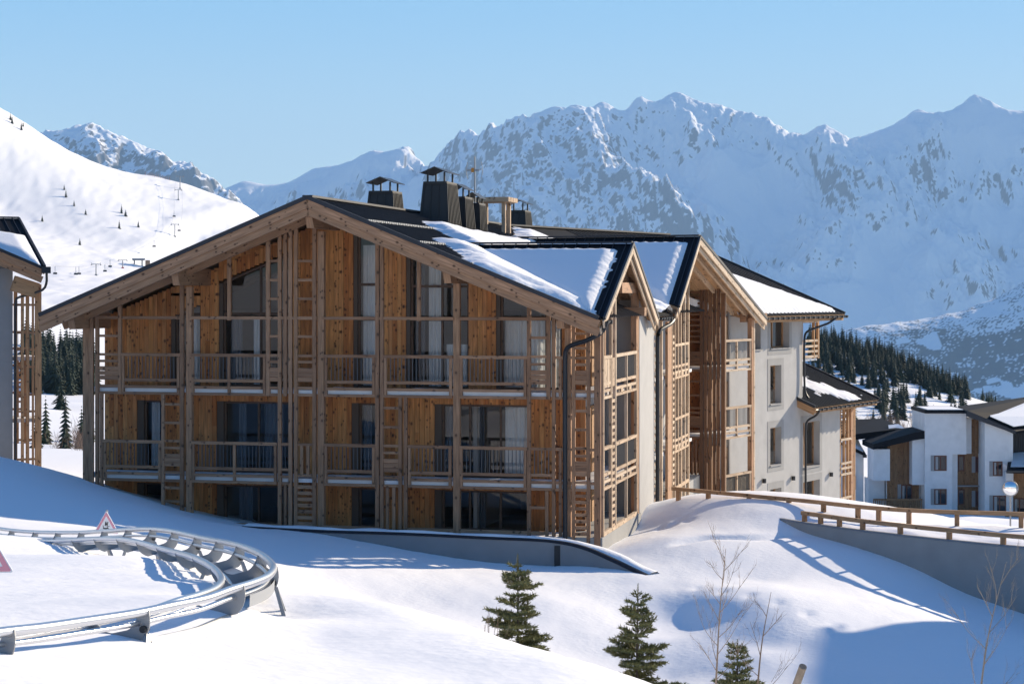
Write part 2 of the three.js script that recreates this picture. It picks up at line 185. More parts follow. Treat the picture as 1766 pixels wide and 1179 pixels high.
const RIDGE=[[648,4430,-114],[726,4430,-85],[767,4430,-71],[833,4448,-62],[885,4465,-58],[972,4482,-43],[1068,4500,-19],[1134,4550,7],[1195,4600,33],[1337,4700,86],[1506,4800,130],[743,4290,-135],[854,4290,-135],[968,4290,-122],[1114,4290,-97],[1283,4290,-59],[626,4115,-202],[819,4115,-214],[989,4115,-214],[1231,4115,-202],[784,3940,-286],[1063,3940,-286],[513,4185,-218],[539,4395,-164],[677,4630,-174],[759,4630,-145],[802,4630,-131],[871,4648,-122],[925,4665,-118],[1015,4682,-103],[1116,4700,-79],[1183,4750,-53],[1247,4800,-27],[1394,4900,26],[1569,5000,70],[500,5600,-250],[900,5600,-250],[1400,5600,-200]];
const SPURS=[[[191,9052],[281,8928],[328,8804],[399,8649],[519,8525],[662,8432],[740,8339]],
[[191,9052],[123,8959],[43,8773],[-32,8556],[-105,8370]],
[[1427,8711],[1322,8370],[1203,8153],[1127,7874]],
[[1540,8773],[1626,8680],[1791,8494],[1918,8184]],
[[1168,9300],[1283,9145],[1398,9021],[1457,8897]],
[[785,9400],[804,9207],[870,9052]],
[[2084,9300],[1908,9052],[1759,8835]],
[[-229,9400],[-249,9114],[-290,8742]],
[[-694,10138],[-772,9983],[-841,9766]],
[[-1029,10200],[-1069,10014],[-1107,9828]]];
const SUMMITS=[[191,9052],[273,9114],[413,9238],[599,9300],[785,9400],[1168,9300],[1468,9300],[1920,9300],[2180,9300],[-229,9400],[-497,10076],[-694,10138],[-1029,10200],[-1402,10300]];
const nearTPS = spline(NEAR);
const groundY = (x, d) => nearTPS(x, d);
const nearT = (() => { // fine table over the visible part
  const f = table(nearTPS, -60, 60, -130, 130, 260); return f; })();
function snowRipple(x, d) { const w = smooth(-20, 8, d); return w * (.05 * fbm(x * .35 + 3, d * .22, 3) + .02 * fbm(x * 1.3, d * .9, 3) + .016 * (ridged(x * .8 + 4, d * 1.7, 4) - .5) * smooth(-.1, .3, fbm(x * .12 + 8, d * .1, 2)) + .006 * noise(x * 5.3, d * 3.1)); }
const cols = []; for (let i = -210; i <= 210; i++) { const t = i / 210; cols.push(24 * t + 36 * t * Math.abs(t) ** 3); }
const rows = []; { let d = -128; while (d < 128) { rows.push(d); d += d < 0 ? 4 : d < 8 ? .8 : d < 74 ? .11 + d * .0022 : d < 90 ? .5 : 2.5; } rows.push(128); }
// trodden path and prints in the snow below the terrace
const prints = []; for (let k = 0; k < 44; k++) { const t = k / 43; prints.push([lerp(5.2, 8.9, t) + (k % 2 ? .11 : -.11), 61.2 + 1.6 * t + .25 * Math.sin(t * 7)]); } for (let k = 0; k < 12; k++) prints.push([5.4 + rr(-.4, .6), 66.5 + rr(-.5, .6)]); for (let k = 0; k < 7; k++) prints.push([5.2 + k * .62, 55.4 - k * 1.0]);
field('snow_ground', cols, rows, (x, d) => { let y = nearT(x, d) + snowRipple(x, d); if (d > 50 && d < 69 && x > 3 && x < 10) for (const p of prints) { const q = ((x - p[0]) ** 2) / .02 + ((d - p[1]) ** 2) / .05; if (q < 6) y -= .07 * Math.exp(-q); } return y; }, M.snow);

// far ground
const farSnow = std({ color: lin(.89, .88, .87), roughness: .95 });
const snowVC = std({ vertexColors: true, roughness: .95 });
const SN = [.89, .88, .87];
const midL = ((f) => (x, d) => f(x, d) + .5 * fbm(x * .06, d * .04, 4) - 3 * smooth(-12, 8, x))(table(spline(MIDL), -150, 20, 90, 430));
field('valley_slope', range(-150, 20, 110), range(96, 420, 150), midL, farSnow);
const midR = ((f) => (x, d) => f(x, d) + .9 * fbm(x * .06, d * .05, 5) - 2.2 * smooth(14, 4, x))(table(spline(MIDR), 0, 175, 85, 630));
field('forest_slope', range(4, 170, 130), range(92, 620, 190), midR, farSnow);
const hillBase = ((f) => (x, d) => f(x, d) + 2.2 * fbm(x * .012, d * .006, 3) + .35 * fbm(x * .07, d * .03, 4) * smooth(1, .2, 0) + .22 * fbm((x * .8 + d * .25) * .22, (x - d) * .02, 3) + .6 * fbm(x * .17, d * .06, 4) + .9 * smooth(.1, .5, fbm(x * .012 + 5, d * .005, 2)) * Math.sin(d * .11 + x * .05))(table(spline(HILL), -430, 60, 380, 2150, 160));
// piste road cut across the slope: where sight lines of the road meet the hill
const road = [[470, 364], [445, 374], [400, 385], [372, 392], [345, 402], [330, 415], [300, 430], [265, 447], [240, 455]].map(([px, py]) => { for (let d = 700; d < 1300; d += 2) { const x = (px - 883) / FOCAL * d; if (hillBase(x, d) >= EYE + (505 - py) / FOCAL * d) return [x, d]; } return [(px - 883) / FOCAL * 1230, 1230]; });
function hillY(x, d) { let q = 99; for (let i = 0; i < road.length - 1; i++) { const [x0, d0] = road[i], ux = road[i + 1][0] - x0, ud = road[i + 1][1] - d0, t = clamp(((x - x0) * ux + (d - d0) * ud) / (ux * ux + ud * ud)); q = Math.min(q, Math.hypot(x - x0 - ux * t, d - d0 - ud * t)); } return hillBase(x, d) - (q < 30 ? 2.6 * Math.exp(-((q / 7) ** 2)) - .9 * Math.exp(-(((q - 14) / 5) ** 2)) : 0); }
field('ski_slope', range(-430, 60, 440), range(380, 1500, 460), hillY, farSnow);

// mountains: snow with bare rock where it is steep, woods low down
function rockColour(steep, region) { // bare rock where the ground itself is too steep to hold snow
  return (x, d, y, ny) => {
    const n = fbm(x * .002 + 11, d * .002, 3), k = fbm(x * .07 + d * .012, d * .016, 3), rock = ny + .10 * n + .075 * k < steep + (region ? region(x, d, y) : 0);
    if (rock) { const g = .13 + .05 * k; return [g, g, g * 1.02]; }
    return SN;
  };
}
const rangeBase = table(spline(RANGE), -2000, 3100, 6700, 11500, 200);
const crestD = (x) => (x < -450 ? 10150 : x < 188 ? lerp(9850, 8980, (x + 450) / 638) : x < 600 ? lerp(8980, 9330, (x - 188) / 412) : 9360);
// sharp ribs and summits: tent-shaped crests along polylines
const segs = SPURS.flatMap((l) => l.slice(1).map((b, i) => [...l[i], ...b]));
function ribs(x, d) {
  let m = 0; for (const [x0, d0, x1, d1] of segs) { const ux = x1 - x0, ud = d1 - d0, t = clamp(((x - x0) * ux + (d - d0) * ud) / (ux * ux + ud * ud)), q = Math.hypot(x - x0 - ux * t, d - d0 - ud * t) * (1 + .35 * noise(x * .006, d * .006)); if (q < 420) m = Math.max(m, 1 - q / 420); }
  let p = 0; for (const [a, b] of SUMMITS) { const q = Math.hypot(x - a, d - b); if (q < 130) p = Math.max(p, 1 - q / 130); }
  return [m * m, p];
}
function rangeY(x, d) {
  const y = rangeBase(x, d), below = crestD(x) - d, inner = smooth(10, 420, below) * smooth(6900, 7600, d);
  const w = 90 * fbm(x * .0015, d * .0015, 3), [rib, tip] = ribs(x, d), rough = smooth(-.12, .2, .35 * rib + fbm(x * .0017 + 20, d * .0021, 3) + .5 * bump(x, d, 120, 8750, 520, 500) + .45 * bump(x, d, 1470, 8720, 170, 200) + .35 * bump(x, d, 950, 9250, 330, 130) + .3 * bump(x, d, 1300, 8350, 260, 200) - .12);
  const r = ridged((x + w) * .0012, (d - w) * .0008 + 4, 4) - .8, f = ridged(x * .0055 + 3 + w * .004, d * .0030, 4) - .6, g = ridged(x * .019 + w * .02 + fbm(x * .004, d * .004, 2), d * .0042 + x * .002, 5) - .6;
  return y + 26 * tip + smooth(0, 300, below) * lerp(125, 85, smooth(700, 1250, x)) * rib + inner * (140 * r + (20 + 75 * rough) * f) + smooth(-60, 120, below) * ((3 + 24 * rough) * g + smooth(240, 30, below) * 22 * (ridged(x * .011, d * .009, 3) - .5)) + (2 + 5 * rough) * fbm(x * .05, d * .05, 2);
}
const bump = (x, d, cx, cd, rx, rd) => Math.exp(-(((x - cx) / rx) ** 2) - ((d - cd) / rd) ** 2);
field('mountain', range(-1950, 3000, 900), [...range(7600, 9480, 600), ...range(9490, 10380, 90), ...range(10440, 11400, 14)], rangeY, snowVC, rockColour(.52, (x, d, y) => -.075 * smooth(700, 1250, x) * smooth(9380, 9200, d) + .06 * bump(x, d, 100, 8700, 480, 480) + .14 * bump(x, d, 1480, 8700, 130, 160)));
const peakBase = table(spline(PEAK), -2000, -650, 6500, 8500, 90);
field('mountain_001', range(-1980, -700, 300), [...range(6600, 7280, 170), ...range(7300, 8500, 20)], (x, d) => peakBase(x, d) + smooth(7230, 6950, d) * (120 * (ridged(x * .004, d * .0024 + 8, 5) - .42)) + 26 * (ridged(x * .011, d * .008, 4) - .4) + 6 * fbm(x * .03, d * .03, 3), snowVC, rockColour(.66));
const ridgeBase = table(spline(RIDGE), 400, 1600, 3800, 5600, 90);
field('wooded_ridge', range(420, 1560, 300), [...range(3850, 4750, 260), ...range(4770, 5550, 16)], (x, d) => ridgeBase(x, d) + 22 * (ridged(x * .004 + 2, d * .002, 3) - .42) * smooth(4500, 4200, d) + 7 * fbm(x * .02, d * .02, 4), snowVC, (x, d, y, ny) => { const n = fbm(x * .0045 + 3, d * .0028, 4), top = smooth(4290, 4420, d + 180 * n), glade = fbm(x * .007 + 40, d * .009, 3) > .2, speck = .7 * noise(x * .17, d * .16) + .5 * noise(x * .31, d * .27) + .45 * noise(x * .03, d * .03); return glade || speck > lerp(.38, -.25, top) ? SN : [.10, .12, .125]; });
// ---------------------------------------------------------------- the timber apartment building (front wing A, bent rear wing B, low annex)
const deg = Math.PI / 180, BASE = 1.7;
const lodge = thing('apartment_building', 'large timber-latticed chalet building with dark gabled roof and three floors of balconies', 'building', [2.79, BASE, -62], -13.3 * deg);
// A: x along the front to the right (0 at the near corner), y = world height, z towards the front.  B: x out of the long wall, z back towards the corner.
const FA = new THREE.Matrix4().makeTranslation(0, -BASE, 0);
const rootInv = lodge.matrix.clone().invert();
const FW = rootInv;                                                           // world coordinates
const FB = rootInv.clone().multiply(new THREE.Matrix4().makeRotationY(-31 * deg).setPosition(8.05, 0, -85));
const AW = (x, y, z) => V(x, y, z).applyMatrix4(new THREE.Matrix4().copy(lodge.matrix).multiply(FA));
const BW = (x, y, z) => V(x, y, z).applyMatrix4(new THREE.Matrix4().copy(lodge.matrix).multiply(FB));
const RX = -9.23, RY = 13.05, RS = .405;
const roofY = (x) => RY - RS * Math.abs(x - RX);

// ---- generic pieces
function post(F, x0, x1, y0, y1, z = 0, t = .1, mat = pick(timber)) { return bx(lodge, F, 'post', x0, x1, y0, y1, z - t / 2, z + t / 2, mat); }
function rods(parent, F, x0, x1, y0, y1, z, gap = .125) { const n = Math.max(2, Math.round((x1 - x0) / gap)), list = []; for (let i = 1; i < n; i++) { const x = lerp(x0, x1, i / n); list.push(boxAt(x - .01, x + .01, y0, y1, z - .01, z + .01)); } if (!list.length) return; const m = part(parent, 'baluster_row', merge(list), M.rod, 'stuff'); m.applyMatrix4(F); }
// balcony front between x0 and x1 on the floor whose slab edge is at L
function balcony(F, x0, x1, L, mids = [], z = 0, opt = {}) {
  const g = sub(lodge, 'balcony'), w = .09;
  for (const x of [x0, x1 - w]) bx(g, F, 'frame_post', x, x + w, L - .05, L + 1.3, z - .04, z + .04, pick(timber));
  for (const m of mids) bx(g, F, 'frame_post', m - w / 2, m + w / 2, L - .05, L + 1.3, z - .042, z + .038, pick(timber));
  bx(g, F, 'handrail', x0 - .02, x1 + .02, L + 1.22, L + 1.32, z - .055, z + .055, pick(timber));
  bx(g, F, 'bottom_rail', x0 + .01, x1 - .01, L + .38, L + .48, z - .033, z + .034, pick(timber));
  bx(g, F, 'lower_rail', x0 + .01, x1 - .01, L + .16, L + .25, z - .033, z + .034, pick(timber));
  bx(g, F, 'fascia_board', x0 - .01, x1 + .01, L - .05, L + .035, z - .046, z + .046, pick(timber));
  if (!opt.open) rods(g, F, x0 + w, x1 - w, L + .46, L + 1.24, z - .02);
  return g;
}
// ladder-like screen: two posts exist already; rungs and one boarded panel between them
function ladder(F, x0, x1, rungs, solid, z = 0, h = .085) {
  const g = sub(lodge, 'ladder_screen');
  for (const y of rungs) bx(g, F, 'rung', x0, x1, y - h / 2, y + h / 2, z - .03, z + .03, pick(timber));
  if (solid) { const n = 3, s = (solid[1] - solid[0]) / n; for (let i = 0; i < n; i++) bx(g, F, 'panel_board', x0, x1, solid[0] + i * s + .006, solid[0] + (i + 1) * s - .006, z - .03 + i * .002, z + .03 + i * .002, pick(timber)); }
  return g;
}
function planks(F, x0, x1, yLo, yHi, z, w = .165, mats = larch) { const n = Math.max(1, Math.round((x1 - x0) / w)); for (let i = 0; i < n; i++) { const a = lerp(x0, x1, i / n), b = lerp(x0, x1, (i + 1) / n), top = Math.min(yHi(a), yHi(b)), cut = rnd() < .25 && top - yLo > 1.6 ? lerp(yLo, top, rr(.3, .7)) : 0, dz = rr(0, .008); if (cut) { bx(lodge, F, 'plank', a + .004, b - .004, yLo, cut - .003, z - .05, z + dz, pick(mats)); bx(lodge, F, 'plank', a + .004, b - .004, cut + .003, top, z - .05, z + dz + .004, pick(mats)); } else bx(lodge, F, 'plank', a + .004, b - .004, yLo, top, z - .05, z + dz, pick(mats)); } }
// glazed opening with a slanting or level head; bars are measured in frame F
function windowUnit(F, x0, x1, y0, top, z, mull = [], trans = [], frameMat = M.frame) {
  const g = sub(lodge, 'window'), f = .075, t = .05, ya = top(x0), yb = top(x1);
  const bars = [barGeo(V(x0 + f / 2, y0, z), V(x0 + f / 2, ya, z), t * 1.6, f, V(1, 0, 0)), barGeo(V(x1 - f / 2, y0, z), V(x1 - f / 2, yb, z), t * 1.6, f, V(1, 0, 0)), barGeo(V(x0, y0 + f / 2, z), V(x1, y0 + f / 2, z), t * 1.7, f), barGeo(V(x0, ya - f / 2, z), V(x1, yb - f / 2, z), t * 1.7, f)];
  const fr = part(g, 'window_frame', merge(bars), frameMat); fr.applyMatrix4(F);
  for (const m of mull) { const b = bar(g, F, 'mullion', V(m, y0 + f, z + .002), V(m, top(m) - f, z + .002), t * 1.5, .07, frameMat, V(1, 0, 0)); }
  for (const y of trans) { const xs = [x0 + f, x1 - f]; bar(g, F, 'transom', V(xs[0], y, z + .004), V(xs[1], y, z + .004), t * 1.5, .09, frameMat); }
  const edges = [x0 + f, ...mull, x1 - f];
  for (let i = 0; i < edges.length - 1; i++) { const a = edges[i] + (i ? .035 : 0), b = edges[i + 1] - (i < edges.length - 2 ? .035 : 0), lev = [y0 + f, ...trans.filter((y) => y < Math.min(top(a), top(b)) - .2)]; for (let k = 0; k < lev.length; k++) { const lo = lev[k] + (k ? .045 : 0), last = k === lev.length - 1, h0 = last ? top(a) - f : lev[k + 1] - .045, h1 = last ? top(b) - f : lev[k + 1] - .045; const s = new THREE.Shape([new THREE.Vector2(a, lo), new THREE.Vector2(b, lo), new THREE.Vector2(b, h1), new THREE.Vector2(a, h0)]); const gg = new THREE.ShapeGeometry(s).translate(0, 0, z); const p = part(g, 'pane', gg, M.glass); p.applyMatrix4(F); } }
  return g;
}
function curtain(F, x0, x1, y0, y1, z, mat = M.curtain, fold = .055) { const n = Math.max(10, Math.round((x1 - x0) / .022)), g = new THREE.PlaneGeometry(x1 - x0, y1 - y0, n, 1), p = g.attributes.position, ph = rnd() * 6; for (let i = 0; i < p.count; i++) { const x = p.getX(i); p.setZ(i, fold * .6 * Math.sin(x * 42 + ph) + fold * .4 * Math.sin(x * 23 + ph * 2)); } g.translate((x0 + x1) / 2, (y0 + y1) / 2, z); g.computeVertexNormals(); const m = part(lodge, 'curtain', g, mat); m.applyMatrix4(F); }

// ---- A: slabs, rooms behind the glass
const ZB = -1.7, L2 = 6.68, L1 = 3.79, XL = -17.66;
for (const L of [L2, L1]) { bx(lodge, FA, 'balcony_slab', XL + .02, -.12, L + .03, L + .155, ZB + .05, -.06, M.slab); }
for (const [y0, y1] of [[6.4, 6.8], [3.55, 3.92], [1.3, 2.2]]) bx(lodge, FA, 'floor', XL + .1, -1.25, y0, y1, -8.2, ZB - .06, M.roomFloor);
bx(lodge, FA, 'inner_wall', XL + .1, -1.25, 1.3, 9.3, -8.4, -8.2, M.room);
{ const s = new THREE.Shape([[XL + .2, 9.3], [-1.4, 9.3], [RX + 8, roofY(RX + 8) - .5], [RX, RY - .5], [RX - 7.9, roofY(RX - 7.9) - .5]].map((p) => new THREE.Vector2(...p))); const g = new THREE.ExtrudeGeometry(s, { depth: .2, bevelEnabled: false }).translate(0, 0, -8.4); part(lodge, 'inner_wall', g, M.room).applyMatrix4(FA); }
for (const x of [XL, -13.75, -9.3, -4.7]) for (const [a, b] of [[2.2, 3.55], [3.92, 6.4], [6.8, 9.4]]) bx(lodge, FA, 'partition_wall', x + .1, x + .22, a, b, -8.2, ZB - .12, M.room);
// ---- A: boarded back wall, windows
const wallTop = (x) => roofY(x) - .42, W2 = (d) => (x) => roofY(x) - d;
const flat = (y) => () => y;
for (const [a, b] of [[XL, -15.22], [-14.14, -13.48], [-10.9, -8.71], [-7.64, -6.88], [-4.74, -3.81], [-1.6, -.82]]) planks(FA, a, b, 6.84, wallTop, ZB);
planks(FA, -15.22, -14.14, 10.0, wallTop, ZB); planks(FA, -13.48, -10.9, 11.6, wallTop, ZB);
for (const [a, b] of [[-15.22, -14.14], [-13.48, -10.9]]) { const n = Math.round((b - a) / .165); for (let i = 0; i < n; i++) { const p = lerp(a, b, i / n), q = lerp(a, b, (i + 1) / n), lo = (a < -14 ? 9.9 : roofY(q) - .98); bx(lodge, FA, 'plank', p + .004, q - .004, lo, Math.min(wallTop(p), wallTop(q)) + (a < -14 ? -1.0 : 0) , ZB - .05, ZB + .002, pick(larch)); } }
const winTop = [[-15.22, -14.14, 6.84, flat(9.88), [], [9.28]], [-13.48, -10.9, 6.84, W2(1.0), [-12.02], [9.3]], [-8.71, -7.64, 6.84, W2(.5), [], [9.12, 10.28]], [-6.88, -4.74, 6.84, W2(.52), [-6.45, -5.67], [9.12, 10.22]], [-3.81, -1.6, 6.84, W2(.55), [-2.15], [9.14]]];
for (const [a, b, y0, top, mu, tr] of winTop) { bx(lodge, FA, 'window_reveal', a, a + .14, y0, top(a) - .01, ZB - .3, ZB - .03, M.reveal); windowUnit(FA, a + .14, b, y0, top, ZB - .16, mu, tr); }
for (const [L, y0, y1, lint] of [[1, 3.94, 6.34, 6.62], [0, 2.2, 3.52, 3.7]]) {
  for (const [a, b] of [[XL, -16.47], [-15.5, -13.56], [-10.75, -8.77], [-7.75, -5.9], [-2.7, -.82]]) planks(FA, a, b, y0, flat(lint), ZB);
  for (const [a, b, mu] of [[-16.47, -15.5, []], [-13.56, -10.75, [-12.09]], [-8.77, -7.75, []], [-5.9, -2.7, [-4.72, -3.68]]]) { planks(FA, a, b, y1, flat(lint), ZB); bx(lodge, FA, 'window_reveal', a, a + .24, y0, y1, ZB - .3, ZB - .03, M.reveal); windowUnit(FA, a + .24, b, y0, flat(y1), ZB - .16, mu, []); }
}
for (const [a, b, y0, y1, m] of [[-8.5, -7.95, 6.9, 11.6, M.curtain], [-6.72, -6.35, 6.9, 10.9, M.drape], [-6.2, -5.75, 6.9, 11.0, M.curtain], [-5.6, -4.85, 6.9, 8.3, M.curtain], [-3.6, -2.2, 6.9, 9.1, M.curtain], [-2.1, -1.65, 6.9, 9.1, M.curtain], [-13.2, -12.8, 6.9, 9.2, M.drape], [-12.4, -12.1, 6.9, 9.2, M.curtain], [-14.8, -14.3, 6.9, 9.2, M.curtain], [-3.6, -2.78, 4.0, 6.3, M.curtain], [-4.62, -4.3, 4.0, 6.3, M.drape], [-5.6, -5.35, 4.0, 6.3, M.drape], [-8.45, -8.2, 4.0, 6.3, M.drape], [-16.1, -15.8, 4.0, 6.3, M.curtain], [-12.9, -12.65, 4.0, 6.3, M.drape], [-12.0, -11.3, 4.0, 6.3, M.drape], [-12.9, -12.4, 2.25, 3.5, M.drape], [-4.6, -4.25, 2.25, 3.5, M.drape]]) curtain(FA, a, b, y0, y1, ZB - .42, m);

// ---- A: posts of the front lattice
const G0 = 1.5;
for (const [a, b, top] of [[-17.67, -17.42, 8.9], [-13.97, -13.77, 10.2], [-9.38, -9.17, 12.0], [-4.81, -4.6, 10.3], [-1.16, -.96, 8.95]]) post(FA, a, b, G0, top, -.12, .2, pick(beamWood));
const up = (x) => roofY(x) - .5;
for (const [a, b, y0, y1] of [[-17.39, -17.27, G0, up(-17.3)], [-17.19, -17.07, G0, up(-17.1)], [-16.37, -16.25, L2 - .05, up(-16.3)], [-14.16, -14.03, G0, up(-14.1)], [-12.49, -12.37, 9.1, up(-12.4)], [-11.14, -11.01, L2 - .05, up(-11)], [-10.73, -10.61, G0, up(-10.7)], [-10.54, -10.42, L2 - .05, up(-10.5)], [-10.36, -10.24, G0, up(-10.3)], [-10.17, -10.05, G0, up(-10.1)], [-9.54, -9.42, G0, up(-9.5)], [-7.4, -7.28, G0, up(-7.3)], [-7.24, -7.12, G0, up(-7.2)], [-6.0, -5.88, 9.1, up(-5.9)], [-2.37, -2.25, G0, up(-2.3)], [-1.74, -1.62, L2 - .05, up(-1.7)], [-1.56, -1.45, G0, up(-1.5)], [-.92, -.81, G0, up(-.9)], [-.44, -.33, G0, up(-.4)], [-.2, 0, G0, up(-.1) + .05],
  [-17.02, -16.92, G0, L2 - .05], [-14.82, -14.71, G0, L2 - .05], [-6.62, -6.51, G0, L2 - .05], [-6.44, -6.33, G0, L2 - .05], [-10.52, -10.43, G0, L1 - .06], [-1.78, -1.68, G0, L1 - .06]]) post(FA, a, b, y0, y1);
for (const [a, b] of [[-17.1, -14.1], [-13.8, -9.4], [-9.2, -7.2], [-7.2, -4.78], [-4.62, -1.62]]) bx(lodge, FA, 'tie_beam', a, b, 9.13, 9.23, -.044, .044, pick(timber));
// upper floor
const R2 = [11.04, 10.42, 9.81, 8.58, 7.95, 7.75, 6.9], S2 = [7.1, 7.56], F2 = L2 - .005, F1 = L1 - .005;
ladder(FA, -17.1, -16.3, [8.57, 7.95, 7.73, 6.9, F2], S2);
balcony(FA, -16.24, -14.18, L2); balcony(FA, -13.76, -11.16, L2, [-12.44]);
ladder(FA, -11.06, -10.66, [...R2, F2], S2); ladder(FA, -10.1, -9.48, [...R2, F2], S2);
balcony(FA, -9.13, -7.42, L2); balcony(FA, -7.11, -4.84, L2); balcony(FA, -4.58, -2.39, L2);
ladder(FA, -2.3, -1.68, [8.58, 7.98, 7.74, 6.95, F2], S2);
ladder(FA, -1.5, -.9, [7.96, F2, 6.9], null); post(FA, -1.34, -1.25, L2, 7.95, 0, .07);
ladder(FA, -.87, -.38, [8.95, 8.72, 8.49, 8.26, 7.95, 7.74, 6.9, F2], S2); ladder(FA, -.38, -.16, [7.97, 6.9], null);
// middle floor
balcony(FA, -16.9, -14.84, L1); ladder(FA, -14.75, -14.1, [6.31, 5.7, 5.1, 4.87, 4.06, F1], [4.26, 4.68]);
balcony(FA, -13.74, -10.78, L1, [-12.25]); ladder(FA, -10.66, -10.3, [5.06, 4.23, 4.0, F1], null); rods(lodge, FA, -10.62, -10.36, 4.26, 5.03, -.01);
ladder(FA, -10.1, -9.48, [5.06, 4.05], null); for (const x of [-9.92, -9.7]) bx(lodge, FA, 'vertical_slat', x - .05, x + .05, 4.05, 5.03, -.028, .03, pick(timber));
balcony(FA, -9.13, -7.42, L1); ladder(FA, -7.18, -6.56, [6.29, 5.67, 5.07, 4.85, 4.05, F1], [4.22, 4.66]);
balcony(FA, -6.3, -4.86, L1); balcony(FA, -4.58, -2.39, L1);
ladder(FA, -2.3, -1.5, [5.06, 4.23, 4.0, F1], null); rods(lodge, FA, -2.25, -1.56, 4.26, 5.03, -.01);
ladder(FA, -1.5, -.9, [5.06, F1, 4.0], null); post(FA, -1.34, -1.25, L1, 5.05, 0, .07);
ladder(FA, -.87, -.38, [6.28, 5.69, 5.1, 4.86, 4.02, F1], [4.22, 4.7]); ladder(FA, -.38, -.16, [5.06, 4.0], null);
// ground floor
ladder(FA, -14.75, -14.1, [3.55, 3.1, 2.65], null); ladder(FA, -10.1, -9.48, [3.68, 3.48, 3.28, 3.08, 2.88, 2.68, 2.48], null, 0, .11);
for (const x of [-7.0, -6.78]) bx(lodge, FA, 'vertical_slat', x - .05, x + .05, G0, L1 - .06, -.028, .03, pick(timber));
for (const [a, b] of [[-9.17, -7.38], [-6.36, -4.8], [-4.6, -2.34], [-13.75, -10.7], [-2.28, -1.7]]) bx(lodge, FA, 'sill_rail', a, b, 2.34, 2.45, -.035, .034, pick(timber));
ladder(FA, -2.28, -1.72, [3.2], null); post(FA, -1.34, -1.25, G0, L1, 0, .07);
ladder(FA, -.87, -.38, [3.6, 3.4, 3.2, 3.0, 2.8, 2.6, 2.4], null, 0, .1);
bx(lodge, FA, 'plinth', XL, -.02, -1, 1.62, ZB - .2, -.2, M.greyPlaster);

// ---- A: roof
const EA = .25, ZF = 1.4, ZR = -33;
function roofSlab(F, pts, name = 'roof') { part(lodge, name, slabGeo(pts, .055), M.roof).applyMatrix4(F); part(lodge, 'roof_deck', slabGeo(pts.map((p) => p.clone().add(V(0, -.065, 0))), .2), pick(freshWood)).applyMatrix4(F); }
{ const R = (z) => V(RX, RY, z), E = (z) => V(EA, roofY(EA), z), v1 = V(-5.75, roofY(-5.75), -3.85), v2 = V(-7.28, roofY(-7.28), -18.76); // cut along the valleys of the two cross gables
  for (const q of [[R(ZF), E(ZF), V(EA, roofY(EA), 1.3), v1, R(-3.85)], [R(-3.85), v1, E(-9.1), R(-9.1)], [R(-9.1), E(-9.1), E(-12.3), R(-12.3)], [R(-12.3), E(-12.3), v2, R(-18.76)], [R(-18.76), v2, R(ZR + 4)]]) roofSlab(FA, q); }
roofSlab(FA, [V(RX - .002, RY, ZF), V(-18.54, roofY(-18.54), ZF), V(-18.54, roofY(-18.54), ZR), V(RX - .002, RY, ZR + 4)]);
part(lodge, 'ridge_cap', barGeo(V(RX, RY + .03, ZF + .02), V(RX, RY + .03, -28), .34, .07), M.trim).applyMatrix4(FA);
// verge boards: two stepped boards on each side, dark edging on top, an inner rafter behind
for (const s of [-1, 1]) {
  const xe = s < 0 ? -18.54 : .2, at = (x, dy, z) => V(x, roofY(x) + dy, z), e0 = RX + s * .001;
  bar(lodge, FA, 'verge_flashing', at(e0, .0, ZF + .02), at(xe, .0, ZF + .02), .1, .13, M.trim);
  bar(lodge, FA, 'verge_board', at(e0, -.2, ZF - .01), at(xe, -.2, ZF - .01), .07, .28, beamWood[0]);
  bar(lodge, FA, 'verge_board', at(e0, -.44, ZF - .06), at(xe, -.44, ZF - .06), .07, .27, beamWood[1]);
  bar(lodge, FA, 'rafter', at(e0, -.48, .25), at(xe - s * .3, -.48, .25), .14, .3, beamWood[1]);
  bar(lodge, FA, 'rafter', at(e0, -.4, -.12), at(xe - s * .3, -.4, -.12), .1, .24, beamWood[1]);
}
for (const [x, h] of [[-17.55, .52], [-13.88, .56], [-9.28, .6], [-4.72, .56], [-1.08, .5]]) { // purlin ends with cut noses
  const y1 = roofY(x) - .3 - (Math.abs(x - RX) < .3 ? .05 : .06), s = new THREE.Shape([[1.15, y1], [1.15, y1 - h * .42], [.98, y1 - h], [-1.75, y1 - h], [-1.75, y1]].map((p) => new THREE.Vector2(...p)));
  const g = new THREE.ExtrudeGeometry(s, { depth: .24, bevelEnabled: false }).rotateY(-Math.PI / 2).translate(x + .12, 0, 0); part(lodge, 'purlin', g, beamWood[1]).applyMatrix4(FA);
  bx(lodge, FA, 'purlin_cap', x - .09, x + .05, y1 - .02, y1 + .1, 1.16, 1.22, M.galv);
}
// body of the wings behind the rooms
bx(lodge, FA, 'wall', XL, -1.35, -1, 9.0, -25, -8.5, M.plaster);
bx(lodge, FA, 'wall', XL, XL + .1, -1, 9.0, -8.5, ZB - .06, larch[1]);

